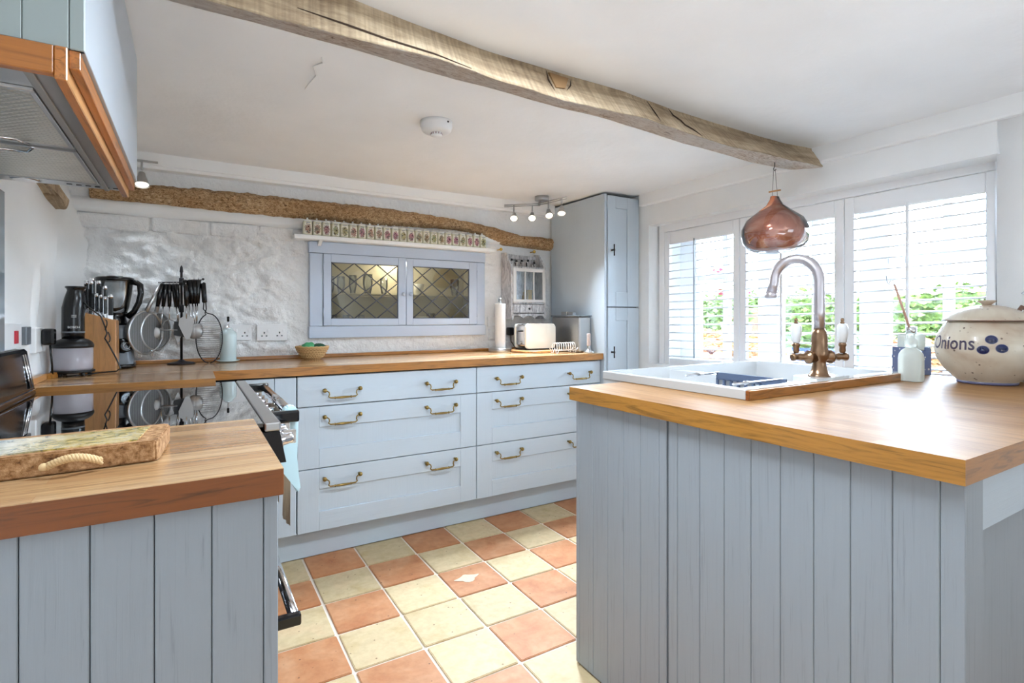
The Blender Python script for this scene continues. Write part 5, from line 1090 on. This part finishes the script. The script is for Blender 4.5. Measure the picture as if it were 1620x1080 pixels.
def on_jar(bm, ang, zc, c, P_, lift=.0006):
    for v in bm.verts:
        z = zc+v.co.y; r = P_(z)+lift; a = ang+v.co.x/P_(zc); v.co = Vector((c[0]+r*math.cos(a), c[1]+r*math.sin(a), c[2]+z))
me = text_mesh('Onions', .064, off=.0007); bm = nb(); bm.from_mesh(me); bmesh.ops.subdivide_edges(bm, edges=bm.edges[:], cuts=1)
for v in bm.verts: v.co.x *= .80
on_jar(bm, view_a-.74, .138, oc, prad); obj('lettering', bm, ink, t)
for dx, dz in ((.0, .026), (-.020, -.008), (.024, -.002)):
    for m_, rr, lf, nm in ((cobl, .0158, .0005, 'spot_outline'), (cobalt, .0142, .001, 'spot')):
        bm = nb(); bm.faces.new([bm.verts.new((rr*1.02*math.cos(a), rr*.9*math.sin(a), 0)) for a in lin(0, 2*PI, 33)[:-1]]); bmesh.ops.triangulate(bm, faces=bm.faces[:]); bmesh.ops.subdivide_edges(bm, edges=bm.edges[:], cuts=2)
        on_jar(bm, view_a+.08+dx/.137, .128+dz, oc, prad, lf); obj(nm, bm, m_, t)
jc = (2.560, .620, .9005); JP = [(.080, 0), (.092, .02), (.098, .08), (.095, .15), (.082, .21), (.060, .25), (.044, .272), (.040, .29), (.046, .305)]
jr = lambda z: interp([(b_, a) for a, b_ in JP], z)
t = thing('stoneware_jug', 'taller speckled stoneware jar with a side handle, half hidden behind the onion jar', 'jar', jc)
bm = nb(); lathe(bm, JP, jc, 48); obj('jar_body', bm, 'stoneware', t)
bm = nb(); lathe(bm, [(.040, .306), (.066, .308), (.066, .313), (.045, .328), (.02, .345), (.014, .36), (0, .362)], jc, 40); obj('lid', bm, 'ceramic', t)
bm = nb(); a = view_a-.95; q = lambda r, z: (jc[0]+r*math.cos(a), jc[1]+r*math.sin(a), jc[2]+z)
tube(bm, [q(.060, .250), q(.082, .262), q(.096, .240), q(.098, .215), q(.080, .205)], .0075, 8); obj('side_handle', bm, brown, t)
for s_, z_ in (("'79\u00b0", .215), ('\u00b038', .190)):
    me = text_mesh(s_, .034); bm = nb(); bm.from_mesh(me); on_jar(bm, view_a-.28, z_, jc, jr); obj('lettering', bm, ink, t)
# soap and diffuser
sp = (2.19, .882, .9005)
t = thing('soap_bottle', 'frosted white pump bottle beside the right end of the sink', 'soap bottle', sp)
fr = mat('frosted_plastic', (232, 236, 228), .4, Transmission_Weight=.35, IOR=1.3)
bm = nb(); lathe(bm, [(.036, 0), (.038, .004), (.038, .080), (.036, .095), (.028, .108), (.018, .116), (.014, .120)], sp, 36); obj('bottle_body', bm, fr, t)
bm = nb(); lathe(bm, [(.014, .118), (.0195, .122), (.0205, .134), (.0195, .144), (.014, .150), (.0115, .152), (.0115, .166), (.013, .168), (0, .170)], sp, 24); obj('cap', bm, fr, t)
dx_ = (2.432, .978, .9005)
t = thing('reed_diffuser', 'square glass reed diffuser in a blue patterned sleeve behind the soap bottle', 'diffuser', dx_)
bx_ = mat('blue_patterned_card', (112, 128, 164), .6); v = coords(bx_); w1 = N(bx_, 'ShaderNodeTexVoronoi'); w1.inputs['Scale'].default_value = 60; L(bx_, v, w1.inputs['Vector']); L(bx_, ramp(bx_, w1.outputs['Distance'], [(.2, (228, 226, 220)), (.28, (104, 118, 156))]), bsdf(bx_).inputs['Base Color'])
def rotated(bm): xf(bm.verts, Matrix.Translation(Vector(dx_)) @ Matrix.Rotation(-.45, 4, 'Z') @ Matrix.Diagonal((1.12, 1.05, 1.32, 1)))
bm = nb(); box(bm, -.052, .052, -.028, .028, 0, .070, .001); box(bm, -.052, -.03, -.028, .028, .07, .082, .001); box(bm, .03, .052, -.028, .028, .07, .082, .001); rotated(bm); obj('box_sleeve', bm, bx_, t)
bm = nb(); box(bm, -.038, .038, -.022, .022, .071, .122, .004); rotated(bm); obj('glass_bottle', bm, fr, t)
bm = nb(); lathe(bm, [(.017, .120), (.017, .142), (.015, .143), (0, .143)], (0, 0, 0), 22); rotated(bm); obj('cap', bm, 'chrome', t)
bm = nb(); tube(bm, [(-.003, 0, .13), (-.034, .0, .20), (-.064, 0, .268)], .0040, 8); rotated(bm); obj('reed', bm, mat('pink_wood_reed', (206, 160, 140), .7), t)
bm = nb(); rotated(bm) if False else None; tube(bm, [(-.064, 0, .266), (-.070, 0, .281), (-.080, 0, .279), (-.084, 0, .268), (-.092, 0, .276), (-.094, 0, .294)], .002, 6); rotated(bm); obj('wire_hook', bm, 'steel', t)

# ================================================================== OUTSIDE
gd_ = plaster('garden_gravel', (112, 98, 80), 8, .5, .02)
bm = nb(); grid(bm, lin(3.0, 60, 40), lin(-30, 60, 60), lambda x, y: (x, y, .05+.02*noise.noise(Vector((x, y, 0))))); tag(obj('ground', bm, gd_), 'gravel garden ground outside the window', 'ground', kind='structure')
def foliage_mat(name, a, b_, c_):
    m = mat(name, a, .7); v = coords(m); n = noise_tex(m, v, 14, 4, .7); L(m, ramp(m, n, [(.32, a), (.5, b_), (.68, c_)]), bsdf(m).inputs['Base Color']); return m
lf = foliage_mat('hedge_leaves', (34, 46, 14), (60, 80, 22), (92, 110, 34)); lf2 = foliage_mat('shrub_leaves', (36, 50, 16), (60, 78, 24), (88, 104, 38))
def leafy(c, rx, ry, rz, n, size, seed):
    bm = nb(); rnd = random.Random(seed)
    for _ in range(n):
        d = Vector((rnd.gauss(0, 1), rnd.gauss(0, 1), rnd.gauss(0, 1))).normalized()*(rnd.random()**.25)
        p = Vector((c[0]+d.x*rx, c[1]+d.y*ry, c[2]+d.z*rz)); u, w = frame_of(Vector((rnd.uniform(-1, 1), rnd.uniform(-1, 1), rnd.uniform(-1, 1))).normalized()+Vector((0, 0, .01))); s = size*rnd.uniform(.6, 1.3)
        bm.faces.new([bm.verts.new(q) for q in (p-u*s, p+w*s*.5, p+u*s, p-w*s*.5)])
    return bm
t = thing('garden_hedge', 'long clipped green hedge across the garden, seen through the shutters', 'hedge', (15, 8, .05))
bm = nb(); rnd = random.Random(3)
for _ in range(16000):
    y = rnd.uniform(-12, 34); x = 14.5+rnd.uniform(-.5, 0)*1.0; z = rnd.uniform(.1, 1.72+.12*math.sin(y*1.7)+.1*math.sin(y*4.1)); 
    p = Vector((x, y, z)); u, w = frame_of(Vector((rnd.uniform(-1, 1), rnd.uniform(-1, 1), rnd.uniform(-1, 1)))+Vector((.01, 0, 0))); s = rnd.uniform(.05, .12)
    bm.faces.new([bm.verts.new(q) for q in (p-u*s, p+w*s*.6, p+u*s, p-w*s*.6)])
obj('hedge_leaves', bm, lf, t, kind='stuff')
bm = nb(); box(bm, 14.45, 15.3, -12, 34, .05, 1.62); bmesh.ops.subdivide_edges(bm, edges=bm.edges[:], cuts=20, use_grid_fill=True); wob(bm, .12, 1.2); obj('hedge_core', bm, lf, t)
border = plaster('dry_border_plants', (150, 106, 66), 14, .8, .05)
for y0_, lb in ((-4, 'right'), (7, 'left')):
    bm = leafy((11.5, y0_+5, .42), 1.2, 5.4, .42, 5000, .09, 5+y0_); solo('dry_border', bm, border, 'low rusty-brown planting in front of the hedge, %s half' % lb, 'plants', (11.5, y0_+5, .05))
bm = nb(); box(bm, 13.2, 13.6, 8.9, 9.8, .05, 1.35, .02); solo('brick_pier', bm, mat('red_brick', (110, 56, 40), .9), 'short red brick pier in front of the hedge behind the tap', 'pier', (12.2, 9.3, .05))
# tree by the window: hanging twigs and leaves
t = thing('garden_tree', 'tree with green leaves hanging into the top of the left shutter view', 'tree', (7.2, 7.6, .05))
bm = nb(); tube(bm, [(7.2, 7.6, .05), (7.25, 7.6, 1.2), (7.1, 7.7, 2.6), (7.3, 7.4, 4)], [.09, .08, .07, .05], 8); tube(bm, [(7.1, 7.7, 2.6), (6.7, 6.9, 2.75), (6.2, 6.2, 2.5)], [.04, .03, .012], 6); obj('trunk', bm, mat('bark_brown', (110, 92, 76), .9), t)
bm = leafy((7.0, 7.2, 3.1), 1.5, 1.5, .95, 2600, .07, 8); obj('leaves', bm, lf2, t, kind='stuff')
t = thing('bare_branch', 'bare thin branches across the top of the right shutter', 'branch', (6.5, 2.6, .05))
bm = nb(); tube(bm, [(6.5, 1.2, .05), (6.5, 1.2, 2.4), (6.4, 1.6, 2.62), (6.5, 2.3, 2.50), (6.4, 2.9, 2.38)], [.03, .025, .015, .01, .004], 6); 
for k in range(9): y = 1.5+.16*k; tube(bm, [(6.45, y, 2.55), (6.4, y+.1, 2.50-.04*(k % 3)), (6.42, y+.2, 2.44)], [.006, .005, .002], 5)
obj('twigs', bm, mat('twig_brown', (120, 104, 88), .9), t)
# flowers and pots just outside
pk = mat('pink_petals', (130, 34, 56), .6)
t = thing('flower_basket', 'pink flowers with green leaves hanging just outside the window by the left shutters', 'flowers', (3.75, 2.75, 1.2))
bm = leafy((3.75, 2.72, 1.22), .14, .14, .22, 160, .035, 21); obj('leaves', bm, lf2, t, kind='stuff')
for k, (y, z) in enumerate(((2.86, 1.50), (2.60, 1.30), (2.62, 1.42), (2.80, 1.33))): bm = leafy((3.70, y, z), .035, .035, .035, 26, .022, 30+k); obj('flower', bm, pk, t)
bm = nb(); lathe(bm, [(.05, .92), (.10, .98), (.12, 1.08), (.0, 1.08)], (3.75, 2.72, 0), 20); obj('hanging_pot', bm, 'grey', t)
bm = nb(); tube(bm, [(3.75, 2.72, 1.08), (3.75, 2.72, 2.2)], .006, 6); obj('pole', bm, 'iron', t)
bm = nb(); box(bm, 3.5, 4.3, 1.0, 3.0, .05, .70, .01); solo('garden_table', bm, 'white', 'white bench outside the window carrying flower pots', 'bench', (3.9, 2.0, .05))
for x, y, w_, h, c_, nm, lb, pl in ((3.85, 2.22, .12, .20, (22, 44, 130), 'plant_pot', 'left one of two glossy blue planters outside behind the sink', lf2), (3.80, 1.92, .13, .21, (30, 58, 112), 'plant_pot', 'right-hand glossy blue planter outside behind the tap', lf2), (3.7, 2.92, .12, .12, (150, 80, 50), 'plant_pot', 'terracotta pot outside the left shutter with a dark spiky plant', None)):
    t = thing(nm, lb, 'plant pot', (x, y, .701)); bm = nb(); lathe(bm, [(w_*.75, 0), (w_, h), (w_*1.05, h), (w_*.9, h*.95), (0, h*.9)], (x, y, .701), 24); obj('pot_body', bm, mat('glaze_%d' % c_[0], c_, .3), t)
    if pl: bm = leafy((x, y, .701+h+.05), .15, .15, .08, 120, .035, int(x*100)); obj('leaves', bm, pl, t, kind='stuff')
    else:
        bm = nb()
        for k in range(14): a = k*.45; tube(bm, [(x, y, .701+h*.9), (x+.06*math.cos(a), y+.06*math.sin(a), .701+h+.05), (x+.12*math.cos(a), y+.12*math.sin(a), .701+h+.03)], [.006, .005, .001], 5)
        obj('spiky_leaves', bm, mat('dark_spiky_leaf', (66, 42, 34), .6), t, kind='stuff')
